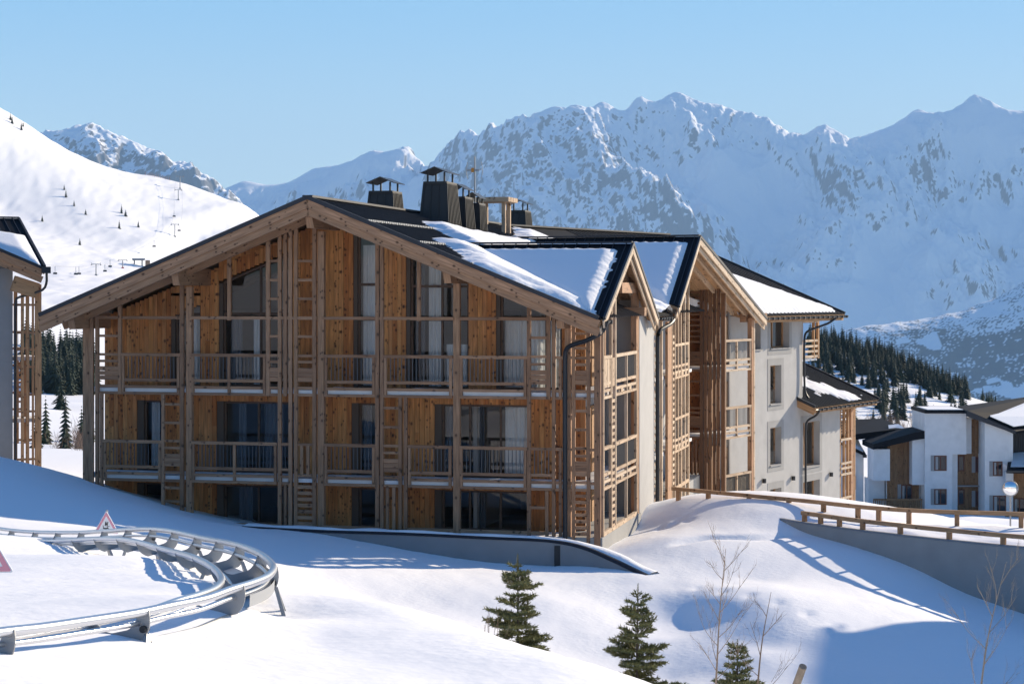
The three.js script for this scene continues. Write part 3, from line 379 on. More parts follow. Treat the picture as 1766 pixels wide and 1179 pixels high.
// ---- A: sunny long side
timber = sunlitTimber;
const XS = -1.2;
{ const sh = new THREE.Shape([[1.68, -1], [7.3, -1], [7.3, 9.8], [3.85, 11.3], [1.68, 10.3]].map((p) => new THREE.Vector2(...p))); for (const [y0, y1] of [[6.86, 9.2], [3.98, 6.2], [2.3, 3.6]]) sh.holes.push(new THREE.Path([[2.6, y0], [2.6, y1], [4.0, y1], [4.0, y0]].map((p) => new THREE.Vector2(...p)))); part(lodge, 'wall', new THREE.ExtrudeGeometry(sh, { depth: .15, bevelEnabled: false }).translate(0, 0, XS - .15), M.plaster).applyMatrix4(FA.clone().multiply(new THREE.Matrix4().makeRotationY(Math.PI / 2))); }
for (const [y0, y1] of [[6.86, 9.2], [3.98, 6.2], [2.3, 3.6]]) { windowUnit(FA.clone().multiply(new THREE.Matrix4().makeRotationY(Math.PI / 2)), 2.6, 4.0, y0, flat(y1), XS - .07, [3.3], []); bx(lodge, FA, 'door_leaf', XS + .01, XS + .09, y0, y1, -5.9, -4.3, freshWood[0]); }
{ const sh = new THREE.Shape([[7.32, 1.0], [10.6, 1.0], [10.6, 8.9], [9.2, 8.92], [7.32, 9.75]].map((p) => new THREE.Vector2(...p))); part(lodge, 'wall', new THREE.ExtrudeGeometry(sh, { depth: -XS, bevelEnabled: false }).translate(0, 0, XS), M.plaster).applyMatrix4(FA.clone().multiply(new THREE.Matrix4().makeRotationY(Math.PI / 2))); }
for (const L of [L2, L1]) bx(lodge, FA, 'balcony_slab', XS, -.1, L + .03, L + .155, -7.3, ZB + .04, M.slab);
bx(lodge, FA, 'floor', XS, -.1, 1.6, 2.28, -7.3, ZB + .04, M.concrete);
bx(lodge, FA, 'plinth', XS - .2, .06, -1, 2.3, -7.34, .02, M.concrete);
bx(lodge, FA, 'snow_strip', -.0, .1, 1.55, 1.72, -7.3, -.5, M.roofSnow);
const FS = FA.clone().multiply(new THREE.Matrix4().makeRotationY(Math.PI / 2)); // side frame: x runs back along the wall, z out of it
const sidePost = (a, b, y0, y1, m = pick(timber)) => post(FS, a, b, y0, y1, 0, .1, m);
for (const [a, b, y1] of [[.24, .36, 9.3], [1.68, 1.8, 9.9], [2.38, 2.5, 10.1], [4.55, 4.63, 8.0], [6.5, 6.62, 8.0]]) sidePost(a, b, 2.3, y1);
post(FS, 6.7, 6.95, 2.3, 10.35, -.1, .2, beamWood[0]); post(FS, 7.02, 7.2, 2.3, 10.2, -.1, .2, beamWood[1]); post(FS, 3.6, 3.75, 6.8, 10.4, -.6, .14, beamWood[1]);
for (const L of [L2, L1]) { balcony(FS, 2.5, 6.5, L, [4.6], .0, { open: true }); balcony(FS, .36, 1.68, L, [], 0, { open: true }); for (let k = 0; k < 5; k++) if (k % 2) bx(lodge, FS, 'spacer_block', 2.7 + k * .8, 3.1 + k * .8, L + .04, L + .16, -.03, .03, pick(timber)); rods(lodge, FS, 2.6, 6.4, L + .46, L + 1.24, -.02, .14); }
for (let k = 0; k < 9; k++) bx(lodge, FS, 'panel_board', .36 + k * .225, .36 + k * .225 + .2, L2 + .3, L2 + 1.22, -.02 + (k % 2) * .006, .025 + (k % 2) * .006, pick(timber));
ladder(FS, 1.78, 2.4, [...range(2.45, 6.5, 19)], null, 0, .1);
bx(lodge, FS, 'sill_rail', .3, 6.7, 2.3, 2.44, -.05, .05, pick(timber));
bx(lodge, FS, 'collar_beam', 3.6, 7.1, 10.0, 10.35, -.16, .05, beamWood[0]); bx(lodge, FS, 'purlin', 6.6, 7.0, 9.2, 9.5, -1.2, .3, beamWood[1]);
// between the gables and the second bay
bx(lodge, FA, 'wall', XS - .5, XS - .3, -1, 9.6, -24, -10.6, larch[3]); 
for (const [y0, y1] of [[6.86, 9.0], [3.98, 6.2]]) windowUnit(FS, 16.3, 18.3, y0, flat(y1), XS - .27, [17.3], []);
planks(FS, 13.7, 16.2, 1.5, flat(9.5), XS - .26, .2); planks(FS, 18.4, 21.5, 1.5, flat(10.5), XS - .26, .2);
for (const [a, b, y1, m] of [[11.2, 11.35, 9.1], [12.1, 12.25, 9.1], [13.5, 14.5, 8.9, beamWood[1]], [14.7, 14.8, 8.9], [15.35, 15.45, 9.0], [17.2, 17.28, 8.0], [19.1, 19.3, 10.8], [18.1, 18.22, 10.4], [16.2, 16.32, 9.6], [17.0, 17.12, 10.0]]) sidePost(a, b, 1.2, y1, m);
ladder(FS, 14.8, 15.35, [...range(2.6, 8.3, 24)], null, 0, .11); ladder(FS, 11.35, 12.1, [...range(2.0, 9, 26)], null, -.2, .1);
for (const L of [L2, L1]) { bx(lodge, FA, 'balcony_slab', XS - .25, -.1, L + .03, L + .155, -21, -10.7, M.slab); balcony(FS, 15.45, 19.1, L, [17.24], 0, { open: true }); rods(lodge, FS, 15.6, 19, L + .46, L + 1.24, -.02, .16); for (let k = 0; k < 4; k++) bx(lodge, FS, 'spacer_block', 15.7 + k * .85, 16.05 + k * .85, L + .04, L + .16, -.03, .03, pick(timber)); }
bx(lodge, FS, 'sill_rail', 15.4, 19.2, 2.28, 2.42, -.05, .05, pick(timber)); bx(lodge, FA, 'plinth', XS - .3, -.05, -1, 2.2, -24, -13.4, M.concrete);
// ---- cross gables on the sunny side. All points in wing A's frame.
const d1 = { apex: V(.35, 11.64, -3.85), near: V(.35, 9.22, 1.34), far: V(.35, 9.12, -9.15), in: V(-6.6, 11.64, -3.85) };
function gableRoof(F, apex, near, far, back, trimN = true) {
  const ab = apex.clone().add(back);
  const top = part(lodge, 'gable_roof', slabGeo([apex, near, ab], .05), M.roof); top.applyMatrix4(F);
  part(lodge, 'gable_roof', slabGeo([apex.clone().add(V(0, .001, 0)), far, ab.clone().add(V(0, .001, 0))], .05), M.roof).applyMatrix4(F);
  part(lodge, 'roof_deck', slabGeo([apex, near, ab].map((p) => p.clone().add(V(0, -.07, 0)).addScaledVector(back, .004)), .1), freshWood[0]).applyMatrix4(F);
  part(lodge, 'roof_deck', slabGeo([apex, far, ab].map((p) => p.clone().add(V(0, -.072, 0)).addScaledVector(back, .004)), .1), freshWood[0]).applyMatrix4(F);
  bar(lodge, F, 'ridge_cap', apex.clone().add(V(0, .05, 0)), ab.clone().add(V(0, .05, 0)), .3, .06, M.trim);
  const inw = back.clone().normalize();
  for (const e of [near, far]) {
    const d = (dy, q) => [apex.clone().add(V(0, dy, 0)).addScaledVector(inw, q), e.clone().add(V(0, dy, 0)).addScaledVector(inw, q)];
    const up = V(0, 1, 0);
    let [a, b] = d(.0, -.02); bar(lodge, F, 'verge_flashing', a, b, .08, .11, M.trim, up);
    [a, b] = d(-.19, 0); bar(lodge, F, 'verge_board', a, b, .06, .24, timber[2], up);
    [a, b] = d(-.40, .1); bar(lodge, F, 'verge_board', a, b, .06, .2, timber[0], up);
    for (const q of [.55, 1.1]) { [a, b] = d(-.26, q); const k = clamp(1 - q / back.length() - .03); b = a.clone().lerp(b, k); bar(lodge, F, 'rafter', a, b, .12, .2, timber[1], up); }
  }
}
gableRoof(FA, d1.apex, d1.near, d1.far, V(-6.15, 0, 0));
// seams of the dark sheet roof on the shaded gable slopes
function seams(F, apex, eave, back, gap, n, name = 'roof_seam') { const list = [], bl = back.length(); for (let k = 0; k < n; k++) { const q = .2 + k * gap; if (q > bl - .3) break; const o = back.clone().normalize().multiplyScalar(q), eave0 = eave; eave = apex.clone().lerp(eave0, 1 - q / bl); list.push(barGeo(apex.clone().add(o).add(V(0, .02, 0)), eave.clone().add(o).add(V(0, .02, 0)), .025, .04)); eave = eave0; } part(lodge, name, merge(list), M.trim, 'stuff').applyMatrix4(F); }
seams(FA, d1.apex, d1.near, V(-6.15, 0, 0), .42, 15);
// gable 2 at the bend (world points brought into A)
const wA = (X, y, D) => V(X, y - 0, -D).applyMatrix4(new THREE.Matrix4().copy(lodge.matrix).multiply(FA).invert());
const g2 = { apex: wA(7.54, 12.26, 79.1), far: wA(11.3, 8.86, 87.5) };
g2.near = V(.65, 9.5, -12.2); const ridgeBack = V(-9, 0, -1.2);
gableRoof(FA, g2.apex, g2.near, g2.far, ridgeBack);
seams(FA, g2.apex, g2.near, ridgeBack, .42, 18);
// ribs and snow guards on the main slopes
{ const list = []; for (let z = 1.2; z > -24; z -= .42) list.push(barGeo(V(RX + .15, roofY(RX + .15) + .015, z), V(EA - .02, roofY(EA) + .015, z), .03, .035)); part(lodge, 'roof_seam', merge(list), M.trim, 'stuff').applyMatrix4(FA);
  const gl = []; for (const x of [-7.3, -5.6, -3.9]) for (let z = 1.1; z > -20; z -= .21) gl.push(boxAt(x - .03, x + .03, roofY(x), roofY(x) + .07, z - .05, z + .05)); part(lodge, 'snow_guard', merge(gl), M.galv, 'stuff').applyMatrix4(FA); }

// ---- wing B (frame: x out of the wall, z towards the bend; distance along the wall s = -z)
const BE = 1.0, BR = -8.7, BY0 = 9.0, BYR = 13.0, BS = (BYR - BY0) / (BE - BR), SE = 14.5;
const bRoof = (x) => BY0 + (BE - x) * BS;
roofSlab(FB, [V(BR, BYR, 8.0), V(BE, BY0, -3.4), V(BE, BY0, -SE), V(BR, BYR, -SE)]);
roofSlab(FB, [V(BR, BYR, 8.0), V(BR - 9, BYR - 9 * BS, 8), V(BR - 9, BYR - 9 * BS, -SE), V(BR, BYR, -SE)]);
bar(lodge, FB, 'ridge_cap', V(BR, BYR + .04, 6), V(BR, BYR + .04, -SE), .32, .07, M.trim);
bar(lodge, FB, 'verge_flashing', V(BR, BYR, -SE - .02), V(BE, BY0, -SE - .02), .1, .14, M.black);
bar(lodge, FB, 'verge_board', V(BR, BYR - .2, -SE + .03), V(BE - .05, BY0 - .2, -SE + .03), .08, .26, freshWood[0]);
bar(lodge, FB, 'eave_board', V(BE - .1, BY0 - .26, -3.4), V(BE - .1, BY0 - .26, -SE), .06, .16, freshWood[0]);
{ const list = []; for (let s = 3.6; s < SE; s += .42) list.push(barGeo(V(BR + .1, bRoof(BR + .1) + .015, -s), V(BE, bRoof(BE) + .015, -s), .03, .035)); part(lodge, 'roof_seam', merge(list), M.black, 'stuff').applyMatrix4(FB); }
// a roof gutter: half pipe with brackets
function gutter(F, x, y, z0, z1, outlet = true) { const n = 10, pts = []; for (let i = 0; i <= n; i++) { const a = Math.PI + Math.PI * i / n; pts.push(new THREE.Vector2(Math.cos(a) * .075, Math.sin(a) * .075)); } for (let i = n; i >= 0; i--) { const a = Math.PI + Math.PI * i / n; pts.push(new THREE.Vector2(Math.cos(a) * .065, Math.sin(a) * .065)); } const g = new THREE.ExtrudeGeometry(new THREE.Shape(pts), { depth: Math.abs(z1 - z0), bevelEnabled: false }).translate(x, y, Math.min(z0, z1)); const m = part(lodge, 'gutter', g, M.black); m.applyMatrix4(F); const br = []; for (let z = Math.min(z0, z1) + .2; z < Math.max(z0, z1); z += .6) bx(lodge, F, 'gutter_bracket', x - .09, x + .1, y - .1, y + .03, z - .03, z + .03, M.black); }
gutter(FB, BE + .09, BY0 - .12, -3.3, -SE - .1);
function pipe(F, pts, r = .055) { part(lodge, 'downpipe', tube(pts, r, 10, pts.length * 8), M.black).applyMatrix4(F); }
// corners of a pipe rounded by doubling points
const bend = (...p) => { const o = [p[0]]; for (let i = 1; i < p.length - 1; i++) { const a = p[i].clone().sub(p[i - 1]).setLength(.16), b = p[i + 1].clone().sub(p[i]).setLength(.16); o.push(p[i].clone().sub(a), p[i].clone().addScaledVector(a, -.35).addScaledVector(b, .35), p[i].clone().add(b)); } o.push(p[p.length - 1]); return o; };
pipe(FB, bend(V(BE + .05, 8.78, -13.2), V(BE - .05, 8.55, -12.6), V(.16, 8.1, -11.45), V(.16, 5.2, -11.45), V(.35, 4.95, -11.45)));
// long white wall with deep-set windows
const holes = [[5.75, 6.6, 7.42, 8.72], [7.7, 9.9, 7.42, 8.72], [7.66, 8.95, 4.83, 6.62], [7.66, 8.95, 1.98, 3.72], [7.66, 8.95, -1.2, .86], [11.62, 13.7, 1.58, 3.74], [11.62, 13.7, -1.2, .87]];
function wallWithHoles(F, s0, s1, y0, y1, list, mat, name = 'wall', t = .42) { // vertical wall in the plane x = 0, cut into butted pieces round its openings
  const cuts = [...new Set([s0, s1, ...list.flatMap((h) => [h[0], h[1]]).filter((s) => s > s0 && s < s1)])].sort((a, b) => a - b);
  const sh = new THREE.Shape([[s0, y0], [s1, y0], [s1, y1], [s0, y1]].map((p) => new THREE.Vector2(...p)));
  for (const h of list) if (h[0] >= s0 && h[1] <= s1) { const a = Math.max(h[2], y0 + .01), b = Math.min(h[3], y1 - .01); const p = new THREE.Path([[h[0], a], [h[0], b], [h[1], b], [h[1], a]].map((q) => new THREE.Vector2(...q))); sh.holes.push(p); }
  const g = new THREE.ExtrudeGeometry(sh, { depth: t, bevelEnabled: false }).translate(0, 0, -t).rotateY(Math.PI / 2); part(lodge, name, g, mat).applyMatrix4(F);
}
const mB = new THREE.Matrix4().makeRotationY(Math.PI / 2), FBS = FB.clone().multiply(mB);   // x runs along the wall, z out of it
wallWithHoles(FB, 2.2, 11.55, -2, 8.95, holes, M.plaster); wallWithHoles(FB, 11.552, 16.4, -2, 4.75, holes, M.plaster);
bx(lodge, FB, 'wall', -10, -1.9, -2, 8.9, -11.5, 3, M.plaster); bx(lodge, FB, 'inner_wall', -1.88, -1.8, -2, 8.7, -11.4, -2.4, M.room); bx(lodge, FB, 'wall', -1.9, -.43, -2, 8.9, -2.4, -2.25, M.plaster); bx(lodge, FB, 'wall', -1.9, -.43, 4.8, 8.9, -11.54, -11.4, M.plaster); for (const y of [3.95, 6.9]) bx(lodge, FB, 'floor', -1.8, -.43, y, y + .25, -11.4, -2.4, M.roomFloor); bx(lodge, FB, 'wall', -8, -2.5, -2, 4.5, -18.3, -11.5, M.room); bx(lodge, FB, 'floor', -2.5, -.44, 4.1, 4.3, -16.4, -11.42, M.room); bx(lodge, FB, 'wall', -2.5, -.43, -2, 4.3, -16.4, -16.2, M.plaster); bx(lodge, FB, 'floor', -2.5, -.43, 1.0, 1.2, -16.2, -11.42, M.roomFloor);
for (const [a, b, y0, y1] of holes) {
  const lo = Math.max(y0, -1.9);
  windowUnit(FBS, a, b, lo, flat(y1), -.34, b - a > 1.5 ? [a + (b - a) * .42] : [], [], freshWood[1]);
  const w = .3, ring = new THREE.Shape([[a - w, lo - .3], [b + w, lo - .3], [b + w, y1 + (y1 > 8 ? .2 : .32)], [a - w, y1 + (y1 > 8 ? .2 : .32)]].map((p) => new THREE.Vector2(...p))); ring.holes.push(new THREE.Path([[a, lo], [a, y1], [b, y1], [b, lo]].map((p) => new THREE.Vector2(...p))));
  if (b > 6.7) part(lodge, 'window_surround', new THREE.ExtrudeGeometry(ring, { depth: .012, bevelEnabled: false }).translate(0, 0, .002), M.band).applyMatrix4(FBS);
  bx(lodge, FBS, 'window_sill', a - .06, b + .06, lo - .06, lo - .003, -.3, .07, M.band);
  if (b - a < 1.5 && lo > 0) rods(lodge, FBS, a + .02, b - .35, lo + .1, lo + .65, -.12, .12);
}
for (const [a, b, y0, y1] of [[7.9, 8.9, 7.5, 8.6], [12.3, 12.9, 1.6, 3.6], [12.2, 12.7, -1, .8]]) curtain(FBS, a, b, y0, y1, -.43 + .05, M.drape, .03);
for (const [s, y] of [[6.78, 1.35], [10.2, 1.2], [15.0, 1.0]]) { const g = new THREE.CylinderGeometry(.09, .09, .2, 14); const m = part(lodge, 'wall_lamp', g, M.black); m.position.set(.1, y, -s); m.applyMatrix4(FB); }
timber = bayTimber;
// bay of balconies at the bend
const FBF = FB; // front screen of the bay faces the camera: x outwards 0..1.39 at s = -.33
const bayZ = .33;
for (const [a, b, y1, m] of [[-1.15, -.98, 9.9, timber[1]], [-.72, -.6, 10.6, timber[2]], [.24, .38, 10.8, timber[1]], [.44, .57, 10.5, timber[0]], [.65, .78, 10.5, timber[2]], [.86, .97, 10.3, timber[1]], [1.05, 1.16, 10.3, timber[0]], [1.24, 1.42, 10.0, timber[2]]]) post(FB, a, b, -1, y1, bayZ, .1, m);
ladder(FB, -.6, .25, [...range(7.9, 10.5, 11)], [6.95, 7.5], bayZ, .09); ladder(FB, -.6, .25, [6.9, F2, 6.2, 5.6, 5.05, 4.85, 4.05, F1], [4.22, 4.7], bayZ, .09); ladder(FB, -1.0, -.7, [...range(-.6, 3.5, 20)], null, bayZ, .11);
for (let k = 0; k < 5; k++) bx(lodge, FB, 'vertical_slat', -.55 + k * .18, -.46 + k * .18, -1, L1 - .1, bayZ - .04 + (k % 2) * .01, bayZ + .03 + (k % 2) * .01, pick(timber));
timber = sunlitTimber;
for (const L of [L2, L1, .9]) { bx(lodge, FB, 'balcony_slab', -.9, 1.3, L + .03, L + .155, -2.5, .25, M.slab); balcony(FBS, -.3, 2.45, L, [1.0], 1.34, { open: true }); rods(lodge, FBS, -.2, 2.4, L + .46, L + 1.24, 1.32, .13); }
post(FBS, -.32, -.2, -1, 10, 1.34, .12, timber[2]); post(FBS, 2.45, 2.66, -1, 8.9, 1.3, .2, beamWood[0]); post(FBS, 2.72, 2.84, -1, 8.8, 1.34, .1, timber[2]);
bx(lodge, FB, 'wall', -1.2, -.98, -1.5, 10.2, -2.3, .2, larch[3]); bx(lodge, FB, 'wall', -.98, .3, -1.5, 9.6, -2.66, -2.52, M.plaster); 
for (const y of [7.0, 4.0, 1.1]) bx(lodge, FB, 'door_leaf', -.1, .0, y, y + 2.2, -2.1, -1.1, freshWood[1]);
for (const L of [L2, L1, .9]) windowUnit(FB, -.75, .22, L + .18, flat(L + 2.3), -2.46, [], [], freshWood[1]);
bx(lodge, FB, 'collar_beam', .9, 1.15, 8.72, 9.1, -4.7, -2.3, beamWood[1]);
bx(lodge, FB, 'brushwood_screen', 1.26, 1.3, .95, 2.1, -2.4, .1, std({ color: lin(.34, .25, .16), map: TN, bumpMap: TN, bumpScale: .05 }));
// balcony at the far end of the top floor
{ const g = 'end_balcony'; for (const [a, b] of [[11.58, 11.7], [13.62, 13.78], [13.1, 13.2]]) post(FBS, a, b, 6.8, 8.9, -.1, .12, freshWood[0]); for (const y of [6.85, 7.1, 7.35, 7.62, 8.55]) bx(lodge, FBS, 'balcony_rail', 11.6, 13.75, y, y + .11, -.12, -.05, timber[2]); bx(lodge, FBS, 'balcony_slab', 11.56, 13.7, 6.7, 6.82, -2.4, -.14, M.slab); planks(FBS, 11.6, 13.7, 6.84, flat(8.9), -2.4, .2); }
// annex roof and its screen
const AY = 4.56, aRoof = (x) => AY + (.9 - x) * .42;
roofSlab(FB, [V(-7.5, aRoof(-7.5), -11.6), V(.9, AY, -10.9), V(.9, AY, -19.4), V(-7.5, aRoof(-7.5), -19.4)], 'annex_roof');
{ const list = []; for (let s = 11.2; s < 19.3; s += .3) list.push(barGeo(V(-7.4, aRoof(-7.4) + .015, -s), V(.9, AY + .015, -s), .03, .035)); part(lodge, 'roof_seam', merge(list), M.black, 'stuff').applyMatrix4(FB); }
gutter(FB, .98, AY - .1, -11.0, -19.5); bar(lodge, FB, 'eave_board', V(.8, AY - .24, -11), V(.8, AY - .24, -19.4), .06, .14, freshWood[0]); bar(lodge, FB, 'verge_board', V(.9, AY - .22, -10.92), V(-.2, aRoof(-.2) - .22, -10.92), .06, .34, freshWood[0]); bar(lodge, FB, 'verge_flashing', V(.93, AY + .02, -10.86), V(-.2, aRoof(-.2) + .02, -10.86), .1, .14, M.black); bar(lodge, FB, 'verge_flashing', V(.93, AY + .02, -19.44), V(-7.5, aRoof(-7.5) + .02, -19.44), .08, .12, M.trim);
pipe(FB, bend(V(.98, AY - .15, -11.3), V(.9, 4.2, -11.3), V(.2, 3.85, -11.6), V(.12, 3.6, -11.66), V(.12, -1, -11.66)));
for (const [a, b, m] of [[16.4, 16.52], [17.0, 17.1], [17.5, 17.62], [17.9, 18.25, beamWood[0]], [18.35, 18.5]]) post(FBS, a, b, -2, 4.5, -.05, .12, m ?? freshWood[0]);
ladder(FBS, 16.5, 17.9, [...range(2.9, 4.4, 10)], null, -.3, .08); for (const y of [2.55, 1.35, 1.1, .8, -.4]) bx(lodge, FBS, 'balcony_rail', 16.45, 17.9, y, y + .11, -.02, .05, timber[2]); for (let k = 0; k < 6; k++) bx(lodge, FBS, 'rung', 16.5, 17.9, -1.6 + k * .5, -1.52 + k * .5, -1.3, -1.22, freshWood[1]);
// downpipes of the front corner and between the gables
pipe(FA, bend(V(.4, 9.12, 1.2), V(.32, 8.82, 1.15), V(-.2, 8.55, .9), V(-1.06, 8.28, .32), V(-1.1, 7.9, .2), V(-1.1, 1.5, .2)), .075); gutter(FA, .33, 9.13, 1.3, .1);
pipe(FA, bend(V(.5, 9.0, -12.0), V(.45, 8.85, -11.6), V(.12, 8.6, -10.75), V(.1, 8.3, -10.7), V(.1, 1.2, -10.7)), .075); gutter(FA, .42, 9.1, -9.3, -12.3);
part(lodge, 'roof', slabGeo([V(.4, 9.2, -8.9), V(.4, 9.2, -12.6), V(-3, 10.55, -12.6), V(-3, 10.55, -8.9)], .06), M.roof).applyMatrix4(FA);

// ---- chimneys: tapered sheet-clad shafts with standing seams and a bent cap on four stilts
function chimney(x, z, w, d, yTop, cap) {
  const yb = roofY(x) - .6, g = sub(lodge, 'chimney'), H = yTop - yb, k = .62, c = (sx, sz, t) => V(x + sx * w / 2 * lerp(1 + (1 - k), 1, t), yb + H * t, z + sz * d / 2 * lerp(1 + (1 - k), 1, t));
  const quad = (a, b, cc, dd) => [...a.toArray(), ...b.toArray(), ...cc.toArray(), ...a.toArray(), ...cc.toArray(), ...dd.toArray()]; const pos = []; const S = [[-1, 1], [1, 1], [1, -1], [-1, -1]];
  for (let i = 0; i < 4; i++) { const p = S[i], q = S[(i + 1) % 4]; pos.push(...quad(c(...p, 0), c(...q, 0), c(...q, 1), c(...p, 1))); } pos.push(...quad(c(-1, 1, 1), c(1, 1, 1), c(1, -1, 1), c(-1, -1, 1)));
  const geo = new THREE.BufferGeometry(); geo.setAttribute('position', new THREE.Float32BufferAttribute(pos, 3)); geo.setAttribute('uv', new THREE.Float32BufferAttribute(new Float32Array(pos.length / 3 * 2), 2)); geo.computeVertexNormals(); const sh = part(g, 'chimney_shaft', geo, M.sheetDark); sh.applyMatrix4(FA);
  for (let i = 0; i < 4; i++) { const p = S[i], q = S[(i + 1) % 4], n = i % 2 ? Math.round(d / .17) : Math.round(w / .3); for (let j = 0; j <= n; j++) { const t = j / n, m = (u) => c(...p, u).lerp(c(...q, u), t); const out = V(p[0] + q[0], 0, p[1] + q[1]).normalize().multiplyScalar(i % 2 ? .03 : .008); bar(g, FA, 'seam', m(0).add(out), m(1).add(out), .035, i % 2 ? .07 : .03, M.sheetDark, out); } }
  bx(g, FA, 'chimney_rim', x - w / 2 - .05, x + w / 2 + .05, yTop - .04, yTop + .06, z - d / 2 - .05, z + d / 2 + .05, M.sheetDark);
  for (const [sx, sz] of S) bx(g, FA, 'stilt', x + sx * w * .4 - .03, x + sx * w * .4 + .03, yTop + .05, yTop + cap, z + sz * d * .42 - .03, z + sz * d * .42 + .03, M.sheetDark);
  for (const s of [-1, 1]) { const a = V(x, yTop + cap + .2, z - d * .62), b = V(x, yTop + cap + .2, z + d * .62), e = V(x + s * (w * .66), yTop + cap - .03, z + d * .62), f = V(x + s * (w * .66), yTop + cap - .03, z - d * .62); part(g, 'chimney_cap', slabGeo([a, b, e, f], .03), M.cap).applyMatrix4(FA); }
}
M.sheetDark = std({ color: lin(.018, .0175, .018), roughness: .55, metalness: .15 }); M.cap = std({ color: lin(.045, .048, .055), roughness: .4, metalness: .3 });
chimney(-8.4, -11.5, .82, 1.4, 14.15, .42); chimney(-10.7, -11.9, .85, 1.2, 13.85, .4); chimney(-8.35, -14.3, .6, 1.1, 13.72, .38); chimney(-8.2, -16.1, .5, .9, 13.55, .3); chimney(-10.0, -31.5, .85, 1.2, 13.9, .42);
{ const g = sub(lodge, 'roof_stand'); for (const [x, z] of [[-9.0, -20.2], [-8.0, -20.2], [-9.0, -21.1], [-8.0, -21.1]]) bx(g, FA, 'post', x - .08, x + .08, roofY(x) - .1, 13.85, z - .08, z + .08, timber[3]); for (const z of [-20.0, -20.45, -20.9, -21.3]) bx(g, FA, 'plank', -9.3, -7.7, 13.86, 14.05, z - .19, z + .19, timber[3]); }
{ const base = AW(-8.35, 13.4, -16.6), a = thing('roof_antenna', 'thin rooftop antenna mast with small orange-tipped yagi beside the black chimneys', 'antenna', base.toArray(), -13.3 * deg);
  part(a, 'mast', new THREE.CylinderGeometry(.03, .035, 2.3, 8).translate(0, .75, 0), M.galv); part(a, 'boom', boxAt(-.32, .2, 1.55, 1.6, -.02, .02), M.galv);
  for (const x of [-.3, .28]) { part(a, 'reflector', tube([V(x, 1.25, 0), V(x + (x < 0 ? .05 : -.05) * -1, 1.55, 0), V(x, 1.92, 0)], .014, 6), M.galv); } part(a, 'boom', boxAt(-.3, .3, 1.6, 1.63, -.012, .012), M.galv); part(a, 'dipole', boxAt(-.14, -.02, 1.5, 1.68, -.03, .03), std({ color: lin(.6, .25, .05) })); part(a, 'mast_tip', boxAt(-.02, .02, 1.9, 2.15, -.02, .02), M.galv); }

// ---- snow lying on the roofs
function slopeSnow(F, o, u, v, U, Vv, thick, label, cell = .13) {
  const nu = Math.ceil(U / cell), nv = Math.ceil(Vv / cell), n = u.clone().cross(v).normalize(); if (n.y < 0) n.negate();
  const pos = [], uv = [], idx = [], T = []; for (let j = 0; j <= nv; j++) for (let i = 0; i <= nu; i++) { const a = U * i / nu, b = Vv * j / nv, t = thick(a, b); T.push(t); const p = o.clone().addScaledVector(u, a).addScaledVector(v, b).addScaledVector(n, t > 0 ? t + .02 * fbm(a * .9 + 3, b * .9, 3) + .012 : -.03); pos.push(...p.toArray()); uv.push(a, b); }
  for (let j = 0; j < nv; j++) for (let i = 0; i < nu; i++) { const a = j * (nu + 1) + i, q = [a, a + 1, a + nu + 2, a + nu + 1]; if (q.some((k) => T[k] > 0)) idx.push(q[0], q[1], q[2], q[0], q[2], q[3]); }
  const g = new THREE.BufferGeometry(); g.setAttribute('position', new THREE.Float32BufferAttribute(pos, 3)); g.setAttribute('uv', new THREE.Float32BufferAttribute(uv, 2)); g.setIndex(idx); g.applyMatrix4(new THREE.Matrix4().copy(lodge.matrix).multiply(F)); g.computeVertexNormals();
  return solo('roof_snow', g, M.roofSnow, label, 'snow', null, 'stuff');
}
{ const u = V(1, -RS, 0).normalize(), v = V(0, 0, -1), run = (EA - .02 - RX) * Math.hypot(1, RS);
  const edge = [[1.2, -3.6], [.2, -4.4], [-1.5, -5.0], [-2.3, -6.1], [-3.2, -6.0], [-4.2, -5.2], [-5.2, -5.6], [-7, -7.7], [-8, -8.1], [-10, -7.6], [-13, -7.2], [-17, -7.0], [-20, -7.4], [-23, -8.2], [-26, -9.0], [-33, -9.0]];
  slopeSnow(FA, V(RX, RY + .02, 1.3), u, v, run, 27, (a, b) => { const x = RX + a * u.x, z = 1.3 - b; let k = 0; while (k < edge.length - 2 && edge[k + 1][0] > z) k++; const e = lerp(edge[k][1], edge[k + 1][1], clamp((z - edge[k][0]) / (edge[k + 1][0] - edge[k][0]))); const over = Math.max(11.64 - (z > -3.85 ? .466 : .4755) * Math.abs(z + 3.85), 12.26 - .5 * Math.abs(z + 17.7)); if (over > roofY(x) + .12) return 0; const d = Math.min(x - e, b - .12 + .1 * noise(x * 2, 4)) + .5 * fbm(x * .9, z * .9, 4) + .06 * Math.sin(z * 15) ; return d < 0 ? 0 : Math.min(.26, d * .4) * smooth(-.02, .25, (0.3 - x) + .1) ; }, 'snow lying on the sunny slope of the main timber roof'); }
function gableSnow(apex, eave, back, label, top, side) { const v = eave.clone().sub(apex), L = v.length(); v.normalize(); const u = back.clone().normalize(), w = back.length(); slopeSnow(FA, apex.clone().add(V(0, .02, 0)), u, v, w, L, (a, b) => { const d = Math.min(b - top - .08 * Math.abs(Math.sin(a * Math.PI / .42)), a - side - .06 * noise(b * 3, 1) - .05 * noise(b * 9, 7), L - .05 - b, (1 - a / w - b / L) * 4 + .12); return d < 0 ? 0 : Math.min(.2, .03 + d * .6); }, label, .1); }
gableSnow(d1.apex, d1.near, V(-6.15, 0, 0), 'shaded snow on the nearer cross gable of the timber roof', .55, .42);
gableSnow(g2.apex, g2.near, ridgeBack, 'shaded snow on the farther and larger cross gable roof', .62, .45);
